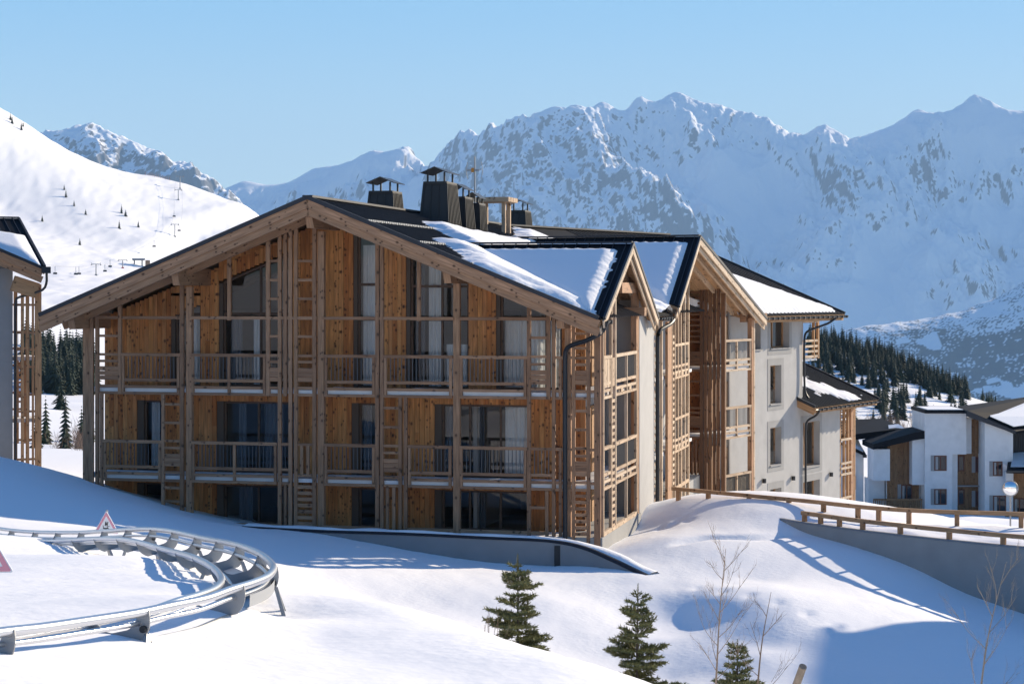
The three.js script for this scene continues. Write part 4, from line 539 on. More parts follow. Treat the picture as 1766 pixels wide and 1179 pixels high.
{ const u = V(1, -.4, 0).normalize(); slopeSnow(FA, V(-2.4, 10.34, -9.6), u, V(0, 0, -1), 3.0, 2.9, (a, b) => clamp(.35 - .2 * Math.abs(b - 1.4) + .08 * noise(a * 2, b * 2), 0, .42) * smooth(-.0, .2, a), 'small sunlit heap of snow in the valley between the two gables', .1); }
{ const u = V(1, -BS, 0).normalize(), run = (BE - .05 - BR) * Math.hypot(1, BS); slopeSnow(FB, V(BR, BYR + .02, -2.2), u, V(0, 0, -1), run, SE - 2.3, (a, b) => { const d = Math.min(a - 2.2 - .25 * fbm(b * .8, 2, 3), SE - 2.2 - lerp(7.5, .7, clamp(a / run)) - b + .5 * fbm(a * 1.2, b * .8, 3), run - .1 - a - .09 * Math.abs(Math.sin(b * 7.5))); return d < 0 ? 0 : Math.min(.16, .02 + d * .5); }, 'thick sunlit snow on the rear wing roof above the white wall', .1); }
{ const u = V(1, -.42, 0).normalize(), run = 8.3 * Math.hypot(1, .42); slopeSnow(FB, V(-7.5, aRoof(-7.5) + .02, -11.3), u, V(0, 0, -1), run, 7.9, (a, b) => { const e = .9 - Math.abs(b - 1.2 - (a - 4.4) * .95) * .42 + .9 * fbm(a * 1.1, b * .5, 3) + .35 * noise(a * .8 + 4, b * 6) - .3 * smooth(8.5, 9.1, a) - .3; return a < 4.2 ? 0 : clamp(e * .12, 0, .07); }, 'thin patchy snow on the low annex roof with dark ribs showing', .09); }
{ for (const [x0, x1, L] of [[-8.9, -7.5, L1], [-6.2, -4.95, L1], [-4.4, -2.6, L1], [-13.6, -12.3, L1], [-12.2, -10.9, L1], [-15.9, -15, L1], [-6.9, -5, L2], [-9, -7.6, L2], [-2.2, -1.6, L1]]) { const n = Math.round((x1 - x0) / .12), g = new THREE.BoxGeometry(x1 - x0, .07, .5, n, 1, 3), p = g.attributes.position; for (let i = 0; i < p.count; i++) if (p.getY(i) > 0) p.setY(i, .035 + .035 * noise(p.getX(i) * 2 + x0, p.getZ(i) * 3)); g.translate((x0 + x1) / 2, L + .19, -.45); g.computeVertexNormals(); g.applyMatrix4(new THREE.Matrix4().copy(lodge.matrix).multiply(FA)); solo('balcony_snow', g, M.roofSnow, 'low strip of snow left on a shaded balcony floor behind its lower rail', 'snow', 'snow strips on the balconies', 'stuff'); } }

// ---------------------------------------------------------------- neighbouring block at the left edge
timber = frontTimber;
{ const C = thing('neighbour_building', 'grey-walled chalet block at the left edge with timber corner balconies', 'building', [-21.75, 1, -91], 25.6 * deg), F = new THREE.Matrix4().makeTranslation(0, -1, 0);
  // x along its front, 0 at the outer balcony post; wall ends at -1.35
  bx(C, F, 'wall', -9, -1.3, -3, 11.1, -9, 0, M.greyPlaster); bx(C, F, 'wall', -9, -1.32, 11.1, 13.2, -9, -6.4, M.greyPlaster);
  const ry = (x) => 11.15 - (x + .15) * .42, at = (x, dy, z) => V(x, ry(x) + dy, z);
  part(C, 'roof', slabGeo([at(-.15, 0, .95), at(-9, 0, .95), at(-9, 0, -11), at(-.15, 0, -11)], .06), M.roof).applyMatrix4(F);
  const ap = V(-.05, 13.6, -4.9), ne = V(-.05, 11.2, .9), fa = V(-.05, 11.1, -10.5), bk = V(-7, 0, 0);
  part(C, 'gable_roof', slabGeo([ap, ne, ap.clone().add(bk)], .06), M.roof).applyMatrix4(F); part(C, 'gable_roof', slabGeo([ap.clone().add(V(0, .001, 0)), fa, ap.clone().add(bk)], .06), M.roof).applyMatrix4(F);
  bar(C, F, 'ridge_cap', ap.clone().add(V(0, .05, 0)), ap.clone().add(bk).add(V(0, .05, 0)), .3, .07, M.trim); bar(C, F, 'verge_flashing', ap.clone().add(V(.02, 0, 0)), ne.clone().add(V(.02, 0, 0)), .1, .14, M.trim); bar(C, F, 'verge_board', ap.clone().add(V(-.02, -.22, 0)), ne.clone().add(V(-.02, -.22, 0)), .07, .26, beamWood[0]); { const list = []; for (let k = 0; k < 14; k++) { const o = V(-.3 - k * .42, .02, 0); list.push(barGeo(ap.clone().add(o), ap.clone().lerp(ne, .97 + o.x / 7).add(o), .03, .04)); } part(C, 'roof_seam', merge(list), M.trim, 'stuff').applyMatrix4(F); }
  bar(C, F, 'verge_flashing', at(-.1, 0, .97), at(-9, 0, .97), .1, .13, M.trim); bar(C, F, 'verge_board', at(-.15, -.24, .94), at(-9, -.24, .94), .07, .34, beamWood[1]); bar(C, F, 'verge_board', at(-.15, -.55, .88), at(-9, -.55, .88), .07, .3, beamWood[1]); bar(C, F, 'purlin', V(-1.4, 10.45, .5), V(-.3, 10.1, .5), .3, .7, freshWood[0]);
  bx(C, F, 'rainwater_box', -.2, .2, 10.9, 11.2, .7, 1.1, M.trim);
  part(C, 'downpipe', tube([V(.05, 10.9, .9), V(.05, 10.5, .9), V(-.05, 10.2, .85), V(-.3, 10.05, .7), V(-.9, 9.85, .25), V(-1.15, 9.75, .14), V(-1.2, 9.4, .12), V(-1.2, 2, .12)], .06, 8, 60), M.black).applyMatrix4(F);
  const zz = [[-1.25, -1.1, freshWood[1]], [-.92, -.8], [-.7, -.56], [-.42, -.34], [-.28, .0, freshWood[0]]]; for (const [a, b, m] of zz) bx(C, F, 'post', a, b, 0, 10.4, -.08, .06, m ?? pick(freshWood)); for (const [a, b] of [[-1.0, -.9], [-.5, -.4]]) bx(C, F, 'post', a, b, 0, 10.4, -2.1, -2.0, pick(freshWood));
  for (const L of [7.0, 4.15]) { bx(C, F, 'balcony_slab', -1.3, -.1, L - .1, L + .08, -2.2, -.1, M.slab); for (const y of [.35, 1.12, 2.4]) { bx(C, F, 'balcony_rail', -1.25, -.1, L + y, L + y + .1, -.04, .03, pick(timber)); bx(C, F, 'balcony_rail', -1.25, -.1, L + y, L + y + .1, -2.12, -2.05, pick(timber)); } const l = []; for (let k = 0; k < 8; k++) l.push(boxAt(-1.2 + k * .13, -1.18 + k * .13, L + .4, L + 1.15, -.02, 0)); part(C, 'baluster_row', merge(l), M.rod, 'stuff').applyMatrix4(F); }
  for (const y of range(4.9, 6.7, 8)) bx(C, F, 'rung', -.82, -.55, y, y + .09, -1.2, -1.15, pick(timber)); for (const a of [-.88, -.55]) bx(C, F, 'post', a, a + .09, 3, 7, -1.22, -1.13, pick(timber)); for (const y of [3.2, 2.3, 1.5]) bx(C, F, 'balcony_rail', -1.2, -.1, y, y + .1, -.03, .03, pick(timber));
  // its roof snow
  const v = ne.clone().sub(ap), L = v.length(); v.normalize(); const keep = lodge.matrix; const Fm = new THREE.Matrix4().copy(lodge.matrix).invert().multiply(C.matrix).multiply(F);
  slopeSnow(Fm, ap.clone().add(V(0, .03, 0)), V(-1, 0, 0), v, 7, L, (a, b) => { const d = Math.min(b - 1.35 - clamp(.9 - a * .35, 0, 3) * 1.3 - .1 * noise(a * 3, 2), a - .12, L - b, (1 - a / 7 - b / L) * 4 + .1); return d < 0 ? 0 : Math.min(.25, .03 + d * .35); }, 'sunlit snow on the dark gable of the block at the left edge', .12);
  const snv = at(-9, .02, .93);
}
// ---------------------------------------------------------------- retaining walls, terrace and timber railings
const gy = (x, d) => nearT(x, d) + snowRipple(x, d);
// vertical wall along points [x, d, yTop]; goes down well under the snow
function wallStrip(pts, thick, depth) {
  const c = new THREE.CatmullRomCurve3(pts.map((p) => V(p[0], p[2], -p[1])), false, 'centripetal'), n = pts.length * 8, pos = [], uv = [], P = c.getPoints(n); let run = 0;
  const row = P.map((p, i) => { const t = c.getTangent(i / n), o = V(-t.z, 0, t.x).normalize(); if (i) run += p.distanceTo(P[i - 1]); return { f: p.clone().addScaledVector(o, thick / 2), b: p.clone().addScaledVector(o, -thick / 2), run }; });
  const q = (a, b, cc, d, ua, ub, va, vb) => { pos.push(...a.toArray(), ...b.toArray(), ...cc.toArray(), ...a.toArray(), ...cc.toArray(), ...d.toArray()); uv.push(ua, va, ub, va, ub, vb, ua, va, ub, vb, ua, vb); }, lo = (v) => v.clone().setY(v.y - depth);
  for (let i = 0; i < n; i++) { const a = row[i], b = row[i + 1]; q(lo(a.f), lo(b.f), b.f, a.f, a.run, b.run, 0, depth); q(lo(b.b), lo(a.b), a.b, b.b, b.run, a.run, 0, depth); q(a.f, b.f, b.b, a.b, a.run, b.run, 0, thick); }
  for (const e of [row[0], row[n]]) q(lo(e.b), lo(e.f), e.f, e.b, 0, thick, 0, depth);
  const g = new THREE.BufferGeometry(); g.setAttribute('position', new THREE.Float32BufferAttribute(pos, 3)); g.setAttribute('uv', new THREE.Float32BufferAttribute(uv, 2)); g.computeVertexNormals(); return { g, row };
}
// ribbon of snow or coping on top of a wall
function capStrip(row, y0, h, grow, bump) { const pos = [], uv = [], idx = []; const m = 5; row.forEach((r, i) => { for (let k = 0; k < m; k++) { const t = k / (m - 1), p = r.f.clone().lerp(r.b, t * (1 + 2 * grow) - grow), e = k === 0 || k === m - 1 ? 0 : 1; pos.push(p.x, p.y + y0 + (e ? h * (1 + bump * noise(r.run * .9, t * 2)) * (1 - .3 * Math.abs(t - .5)) : -.02), p.z); uv.push(r.run, t); } }); for (let i = 0; i < row.length - 1; i++) for (let k = 0; k < m - 1; k++) { const a = i * m + k; idx.push(a, a + m, a + 1, a + 1, a + m, a + m + 1); } const g = new THREE.BufferGeometry(); g.setAttribute('position', new THREE.Float32BufferAttribute(pos, 3)); g.setAttribute('uv', new THREE.Float32BufferAttribute(uv, 2)); g.setIndex(idx); g.computeVertexNormals(); return g; }
{ const top = [[-8.6, 62.9, 2.52], [-6.05, 61.8, 2.53], [-3.28, 61, 2.54], [-.94, 60.4, 2.5], [1.35, 59.8, 2.45], [2.2, 59.3, 2.33], [3.05, 58.4, 2.08], [3.95, 57.2, 1.78]];
  const w = thing('retaining_wall', 'low grey rendered retaining wall along the foot of the timber building', 'wall'); const { g, row } = wallStrip(top, .26, 2.5); part(w, 'wall_face', g, M.greyPlaster); const cap = capStrip(row, .0, .05, .12, 0); part(w, 'coping', cap, M.trim);
  part(w, 'hatch', boxAt(-.14, .14, -.36, .38, -.02, .02).applyMatrix4(new THREE.Matrix4().makeRotationY(.25).setPosition(1.42, 1.98, -59.62)), M.black);
  solo('wall_snow', capStrip(row.filter((r) => true).map((r) => ({ f: r.f.clone().lerp(r.b, .55), b: r.b.clone().addScaledVector(r.b.clone().sub(r.f), 1.2), run: r.run })), .03, .06, .1, .9), M.roofSnow, 'thin strip of snow on top of the low grey wall', 'snow', null, 'stuff');
  field('entrance_terrace', range(-8.4, 4.2, 30), range(57.5, 63.5, 14), (x, d) => 2.3 - .0 * d - 3 * smooth(-.3, .15, (60.4 - .29 * x) - d - 0 + (x > 1.5 ? (x - 1.5) * .0 : 0)) - 1.5 * smooth(1.6, 3.2, x), M.snow); }
const curveW = [[8.6, 65.0, 2.62], [9.0, 64, 2.62], [11.07, 61, 2.62], [14.86, 57.2, 2.62], [19, 54.5, 2.62], [27, 51, 2.62]];
{ const w = thing('retaining_wall', 'tall curved grey concrete retaining wall at right with a timber rail on top', 'wall'); const { g, row } = wallStrip(curveW, .3, 3.6); part(w, 'wall_face', g, M.concrete); part(w, 'coping', capStrip(row, .005, .03, .05, 0), M.band); }
const curveF = [[5.7, 70], [8.03, 67.6], [9.9, 65.7], [11.6, 63.7], [13.2, 62.7], [16.1, 61.9], [20, 60.5], [27, 58]];
{ // terrace between the two railings
  const cw = new THREE.CatmullRomCurve3(curveW.slice(1).map((p) => V(p[0], 0, -p[1]))), cf = new THREE.CatmullRomCurve3([[8.4, 68.2], ...curveF.slice(2)].map((p) => V(p[0], 0, -p[1] - .6))), n = 120, m = 26, pos = [], uv = [], idx = [];
  for (let i = 0; i <= n; i++) { const a = cw.getPoint(i / n), b = cf.getPoint(i / n); for (let j = 0; j <= m; j++) { const p = a.clone().lerp(b, j / m), e = j === m ? -2 : 0; pos.push(p.x, 2.56 + e + .1 * fbm(p.x * .7, p.z * .9, 4) + .07 * smooth(0, .3, j / m), p.z); uv.push(p.x, p.z); } }
  for (let i = 0; i < n; i++) for (let j = 0; j < m; j++) { const a = i * (m + 1) + j; idx.push(a, a + m + 1, a + 1, a + 1, a + m + 1, a + m + 2); }
  const g = new THREE.BufferGeometry(); g.setAttribute('position', new THREE.Float32BufferAttribute(pos, 3)); g.setAttribute('uv', new THREE.Float32BufferAttribute(uv, 2)); g.setIndex(idx); g.computeVertexNormals(); const t = part(scene, 'path', g, M.snow); t.userData.kind = 'structure'; }
function railing(pts, rail, ground, ts, label, extra) {
  const c = new THREE.CatmullRomCurve3(pts.map((p) => V(p[0], rail(p[0], p[1]), -p[1])), false, 'centripetal'), R = thing('timber_railing', label, 'railing', [0, 0, 0], 0);
  const n = 26, P = c.getPoints(n); for (let i = 0; i < n; i++) { const a = P[i], b = P[i + 1], d = b.clone().sub(a).setLength(.004); part(R, 'handrail', barGeo(a.clone().sub(d), b.clone().add(d), .11, .125 + (i % 2) * .004), freshWood[0]); }
  for (const t of ts) { const p = c.getPoint(t), tan = c.getTangent(t), g = ground(p); const m = part(R, 'post', boxGeo(.15, p.y - .06 - g + .8, .1), freshWood[1]); m.position.set(p.x, (p.y - .06 + g - .8) / 2, p.z); m.rotation.y = Math.atan2(-tan.z, tan.x); }
}
railing(curveF, (x) => 3.06, (p) => 1.9, [.012, .07, .15, .24, .32, .4, .45, .53, .62, .71, .8, .9], 'long timber railing running from the building along the far edge of the terrace');
railing([[9.35, 63.5], ...curveW.slice(2)], () => 2.92, () => 2.62, [.01, .075, .15, .23, .31, .39, .47, .56, .65, .75, .86, .97], 'timber railing on the rim of the curved concrete wall');

// ---------------------------------------------------------------- alpine coaster track
{ const K = [[-12.5, 45, 4.75], [-10.3, 41, 5.05], [-8.24, 37, 5.5], [-5.63, 31, 6.28], [-4.2, 27, 6.63], [-3.32, 24, 6.92], [-2.83, 22.2, 7.05], [-2.56, 21, 7.11], [-2.45, 20.2, 7.16], [-2.43, 19.5, 7.19], [-2.49, 18.8, 7.23], [-2.6, 18.2, 7.26], [-2.74, 17.6, 7.27], [-2.95, 17, 7.3], [-3.14, 16.5, 7.32], [-3.42, 15.8, 7.37], [-3.63, 15.2, 7.42], [-3.82, 14.7, 7.47], [-4.3, 13.6, 7.55], [-5.2, 12, 7.7]];
  const c = new THREE.CatmullRomCurve3(K.map((p) => V(p[0], p[2], -p[1])), false, 'centripetal'), N = 260, fr = []; for (let i = 0; i <= N; i++) { const u = i / N, p = c.getPointAt(u), t = c.getTangentAt(u); const side = V(-t.z, 0, t.x).normalize(), bank = V(side.x, -.24, side.z).normalize(), nrm = t.clone().cross(bank).normalize(); if (nrm.y < 0) nrm.negate(); fr.push({ p, t, in: bank, up: nrm }); }
  const T = thing('coaster_track', 'banked tubular steel alpine coaster track curving over the snow in the foreground', 'coaster track');
  const line = (a, b) => fr.map((f) => f.p.clone().addScaledVector(f.in, a).addScaledVector(f.up, b)), G = .55;
  const railMat = [M.steel, M.galv];
  for (const [a, b, r, nm, m] of [[0, 0, .04, 'rail', M.steel], [G, 0, .04, 'rail', M.steel], [.075, -.085, .022, 'guide_tube', M.steel], [G - .075, -.085, .022, 'guide_tube', M.steel]]) part(T, nm, new THREE.TubeGeometry(new THREE.CatmullRomCurve3(line(a, b)), 520, r, 10), m);
  const L = c.getLength(), step = 1.9;
  const plate = new THREE.Shape(); plate.moveTo(-.045, .01); plate.lineTo(.05, .01); plate.quadraticCurveTo(.12, -.11, .2, -.12); plate.lineTo(G - .2, -.12); plate.quadraticCurveTo(G - .12, -.11, G - .05, .01); plate.lineTo(G + .045, .01); plate.quadraticCurveTo(G + .05, -.17, G - .08, -.24); plate.lineTo(.08, -.24); plate.quadraticCurveTo(-.05, -.17, -.045, .01);
  const pg = new THREE.ExtrudeGeometry(plate, { depth: .012, bevelEnabled: false, curveSegments: 6 }).translate(0, 0, -.006);
  for (let s = .3, k = 0; s < L; s += step, k++) {
    const i = Math.round(s / L * N), f = fr[Math.min(N, i)], mt = new THREE.Matrix4().makeBasis(f.in, f.up, f.in.clone().cross(f.up)).setPosition(f.p); const m = part(T, 'cross_plate', pg, M.galv); m.applyMatrix4(mt);
    const i2 = Math.min(N, Math.round((s + step * .82) / L * N)); if (i2 > i + 1) { // trough sheets between the plates
      for (const [a0, b0, a1, b1] of [[.01, -.1, .04, -.21], [.14, -.225, G - .14, -.225]]) { const pos = [], idx = []; for (let q = i; q <= i2; q++) { const ff = fr[q]; pos.push(...ff.p.clone().addScaledVector(ff.in, a0).addScaledVector(ff.up, b0).toArray(), ...ff.p.clone().addScaledVector(ff.in, a1).addScaledVector(ff.up, b1).toArray()); } const h = (i2 - i + 1); for (let q = 0; q < h - 1; q++) idx.push(q * 2, q * 2 + 2, q * 2 + 1, q * 2 + 1, q * 2 + 2, q * 2 + 3); const g = new THREE.BufferGeometry(); g.setAttribute('position', new THREE.Float32BufferAttribute(pos, 3)); g.setAttribute('uv', new THREE.Float32BufferAttribute(new Float32Array(pos.length / 3 * 2), 2)); g.setIndex(idx); g.computeVertexNormals(); if ((a0 > .1) || (f.p.z < -18.6 && f.p.z > -23.5)) part(T, 'trough_sheet', g, M.galvSheet ??= std({ color: lin(.36, .37, .38), roughness: .5, metalness: .5, side: THREE.DoubleSide })); } }
    if (k % 2 === 0) for (const [a, dx] of [[.02, .22], [.02, -.12], [G - .05, .0]]) { const q = f.p.clone().addScaledVector(f.in, a).addScaledVector(f.up, -.2), ft = q.clone().addScaledVector(f.t, dx).addScaledVector(f.in, a < .1 ? -.12 : .1); ft.y = Math.min(gy(ft.x, -ft.z), q.y - .1) - .12; part(T, 'leg', barGeo(q, ft, .04, .05, f.t), M.galv); }
    if (k % 2 === 0) part(T, 'clamp_bolt', new THREE.CylinderGeometry(.03, .03, .08, 8).applyMatrix4(mt.clone().multiply(new THREE.Matrix4().makeRotationX(Math.PI / 2).setPosition(.03, -.14, 0))), M.black);
  } }

// ---------------------------------------------------------------- triangular sledge warning signs
function warningSign(at, size, turn, tilt, label, withPost) {
  const S = thing('warning_sign', label, 'sign', at, turn), h = size * .866, tri = (k, r) => { const s = new THREE.Shape(), p = [[0, h * 2 / 3 * k], [-size / 2 * k, -h / 3 * k], [size / 2 * k, -h / 3 * k]]; for (let i = 0; i < 3; i++) { const a = p[i], b = p[(i + 1) % 3], z = p[(i + 2) % 3], m = (u, v, t) => [u[0] + (v[0] - u[0]) * t, u[1] + (v[1] - u[1]) * t], e1 = m(a, z, r), e2 = m(a, b, r); i ? s.lineTo(...e1) : s.moveTo(...e1); s.quadraticCurveTo(a[0], a[1], ...e2); } return s; };
  const ex = (s, d, z) => new THREE.ExtrudeGeometry(s, { depth: d, bevelEnabled: false }).translate(0, h / 3, z), red = std({ color: lin(.72, .30, .36), roughness: .5 }), white = std({ color: lin(.8, .8, .8), roughness: .5 });
  part(S, 'sign_panel', ex(tri(1, .06), .012, 0), white); const b = tri(.93, .05); b.holes.push(tri(.66, .05)); part(S, 'red_border', ex(b, .003, .0125), red);
  const u = size / 1, q = (l) => new THREE.Shape(l.map(([x, y]) => new THREE.Vector2(x * u, y * u))); // sledge rider: bent body, head, hull and track wave
  part(S, 'rider_symbol', ex(q([[-.06, .02], [-.03, .17], [.0, .17], [.03, .08], [.05, .16], [.085, .17], [.05, -.0], [.02, -.01], [-.0, .07], [-.03, -.005]]), .002, .0127), M.black); part(S, 'sledge_symbol', ex(q([[-.13, .02], [-.11, .03], [-.1, -.06], [.0, -.07], [.06, -.03], [.1, -.1], [.16, -.13], [.1, -.14], [.05, -.09], [.0, -.12], [-.12, -.1]]), .002, .0127), M.black); part(S, 'motion_mark', ex(q([[.03, -.015], [.13, -.01], [.13, .005], [.03, 0]]), .002, .0127), M.black);
  part(S, 'post', new THREE.CylinderGeometry(.022, .022, withPost, 10).translate(0, -withPost / 2 + h * 1.02, -.03), M.galv); }
warningSign([-7.66, 5.46, -37.2], .5, -.1, 0, 'triangular red and white sledge warning sign behind the coaster track', 1.1);
warningSign([-4.3, 7.73, -16], .5, .1, 0, 'red-bordered triangular sign cut off by the left edge', 1.0);
// ---------------------------------------------------------------- trees
const bark = std({ color: lin(.10, .075, .055) }), greyBark = std({ color: lin(.26, .22, .18) }), twigMat = std({ color: lin(.17, .115, .08) });
const needle = [[.030, .048, .026], [.024, .040, .024], [.038, .055, .028]].map((c) => std({ color: lin(...c), roughness: .9, side: THREE.DoubleSide }));
function tris(pos) { const g = new THREE.BufferGeometry(); g.setAttribute('position', new THREE.Float32BufferAttribute(pos, 3)); g.setAttribute('uv', new THREE.Float32BufferAttribute(new Float32Array(pos.length / 3 * 2), 2)); g.computeVertexNormals(); return g; }
// distant conifer, 1 m tall: whorls of drooping ragged boughs
function farCrown(slim) {
  const pos = [], tiers = 13; for (let k = 0; k < tiers; k++) { const t = k / (tiers - 1), y = .08 + .88 * t, R = slim * (1 - t) ** .85 * rr(.85, 1.15) + .012, n = Math.round(lerp(11, 5, t)); for (let i = 0; i < n; i++) { const a = (i + rr(-.4, .4)) / n * 6.283 + k, r = R * rr(.65, 1.2), dr = r * rr(.25, .55), w = .45 * r + .012, ca = Math.cos(a), sa = Math.sin(a), tip = [ca * r, y - dr, sa * r], b = [0, y + .075 * (1 - t) + .02, 0], l = [ca * r * .55 - sa * w * .5, y - dr * .55 + rr(-.01, .015), sa * r * .55 + ca * w * .5], q = [ca * r * .55 + sa * w * .5, y - dr * .55 + rr(-.01, .015), sa * r * .55 - ca * w * .5]; pos.push(...b, ...l, ...tip, ...b, ...tip, ...q); } }
  return tris(pos); }
const crowns = [.15, .17, .19, .21, .18, .23].map(farCrown), farTrunk = new THREE.CylinderGeometry(.006, .016, .9, 5).translate(0, .42, 0);
function conifer(x, y, d, h, label, group, simple) { const t = thing('conifer', label, 'tree', [x, y, -d], rr(0, 6.28), group); const w = rr(.9, 1.25); t.scale.set(h * w, h, h * w); part(t, 'crown', pick(crowns), pick(needle)); if (!simple) part(t, 'trunk', farTrunk, bark); }
const PXM = (px, d) => (px - 883) / FOCAL * d;      // bearing to sideways metres
// trees of a wood that merge into one mass
function backTrees(list, label) { const m = new THREE.InstancedMesh(crowns[2], needle[1], list.length), o = new THREE.Object3D(); list.forEach(([x, y, d, h], i) => { o.position.set(x, y, -d); o.scale.set(h * 1.1, h, h * 1.1); o.rotation.y = i * 1.7; o.updateMatrix(); m.setMatrixAt(i, o.matrix); }); m.name = numbered('wood'); m.castShadow = m.receiveShadow = true; tag(m, label, 'wood', null, 'stuff'); scene.add(m); }
// dense stand behind the white houses
{ const lab = 'dark conifer in the dense stand on the snowy slope behind the white houses', grp = 'conifers behind the white houses';
  const rest = []; let n = 0; for (let k = 0; k < 3600 && n < 430; k++) { const px = rr(1395, 1668), d = rnd() < .62 ? rr(398, 436) : rr(325, 400), crest = smooth(1395, 1660, px); const open = fbm(px * .02 + 5, d * .03, 3); if (d < 385 && open < -.02) continue; if (px > 1560 && d < 360 && rnd() < .6) continue; const x = PXM(px, d), y = midR(x, d); const h = rr(3.6, 6.4) * lerp(1, .85, crest); n++ % 9 > 3 ? rest.push([x, y - .3, d, h]) : conifer(x, y - .3, d, h, lab, grp); }
  backTrees(rest, 'rest of the dark conifer wood filling the gaps of the stand behind the white houses');
  for (let k = 0; k < 14; k++) { const px = rr(1650, 1722), d = rr(415, 445), x = PXM(px, d); conifer(x, midR(x, d) - .3, d, rr(3, 4.8) * lerp(1.1, .7, (px - 1650) / 70), 'conifer in the small clump above the roof of the right-hand white house', 'small clump of conifers'); } }
// wooded bank seen between the two chalets
{ const rest = []; for (let k = 0, n = 0; k < 500 && n < 150; k++) { const px = rr(40, 160), d = rr(262, 335); if (d > 325 && rnd() < .6) continue; const x = PXM(px, d); const h = rr(3.6, 6.6); n++ % 5 > 1 ? rest.push([x, midL(x, d) - .3, d, h]) : conifer(x, midL(x, d) - .3, d, h, 'dark conifer in the thicket on the bank seen between the two chalets', 'conifers between the chalets'); }
  backTrees(rest, 'rest of the dark thicket of conifers on the bank between the two chalets');
  for (const [px, d, h] of [[112, 150, 4.6], [78, 160, 4.2], [104, 205, 4.4], [140, 152, 3.6], [62, 150, 3.4], [150, 165, 4.0]]) { const x = PXM(px, d); conifer(x, midL(x, d) - .2, d, h, 'snow-dusted fir at the foot of the bank in the gap beside the left block', 'firs at the foot of the bank'); } }
// lone trees on the piste
for (const [px, py] of [[39, 220], [36, 228], [17, 187], [110, 327], [113, 343], [127, 358], [209, 370], [216, 373], [205, 394], [137, 424], [72, 383], [147, 373], [238, 392], [17, 209], [20, 217]]) { const tt = (505 - py) / FOCAL; let best = 700; for (let d = 600; d < 1600; d += 4) { if (hillY(PXM(px, d), d) >= EYE + tt * d) { best = d; break; } } const x = PXM(px, best); conifer(x, hillY(x, best) - .3, best, (px > 100 && px < 240 ? 5.5 : 5) * rr(.6, 1.1), 'small lone conifer standing on the sunlit ski slope', 'lone conifers on the ski slope', true); }
// leafless shrubs and birches: bundles of fine twigs
function twigs(n, h, spread, branchy) { const pos = []; const blade = (a, b, w) => { const s = V(rr(-1, 1), 0, rr(-1, 1)).normalize().multiplyScalar(w); pos.push(...a.clone().sub(s).toArray(), ...a.clone().add(s).toArray(), ...b.toArray()); }; for (let k = 0; k < n; k++) { const a = rr(0, 6.28), p0 = V(Math.cos(a) * rr(0, spread * .25), 0, Math.sin(a) * rr(0, spread * .25)), p1 = V(Math.cos(a) * rr(.2, 1) * spread, h * rr(.5, 1), Math.sin(a) * rr(.2, 1) * spread), mid = p0.clone().lerp(p1, .5).add(V(rr(-.1, .1), h * .08, rr(-.1, .1))); blade(p0, mid, .012); blade(mid, p1, .008); for (let j = 0; j < branchy; j++) { const q = p0.clone().lerp(p1, rr(.3, .9)); blade(q, q.clone().add(V(rr(-.3, .3) * spread, rr(.1, .35) * h, rr(-.3, .3) * spread)), .006); } } return tris(pos); }
const shrubGeo = [twigs(16, 1, .5, 5), twigs(18, 1, .4, 5), twigs(14, 1, .6, 6)], shrubMat = [[.20, .125, .085], [.17, .12, .09], [.24, .15, .1]].map((c) => std({ color: lin(...c), side: THREE.DoubleSide }));
function shrub(x, y, d, h, label, group) { const m = solo('bare_shrub', pick(shrubGeo), pick(shrubMat), label, 'shrub', group); m.position.set(x, y, -d); m.scale.set(h, h, h); m.rotation.y = rr(0, 6); }
for (let k = 0; k < 22; k++) { const px = rr(1478, 1612), d = rr(285, 330), x = PXM(px, d); shrub(x, midR(x, d) - .2, d, rr(2, 4), 'leafless brown shrub on the slope just behind the white houses', 'leafless shrubs behind the houses'); }
for (let k = 0; k < 12; k++) { const px = rr(62, 150), d = rr(118, 160), x = PXM(px, d); shrub(x, midL(x, d) - .2, d, rr(1.2, 2.6), 'leafless brown thicket shrub in the gap beside the left block', 'thicket shrubs beside the left block'); }
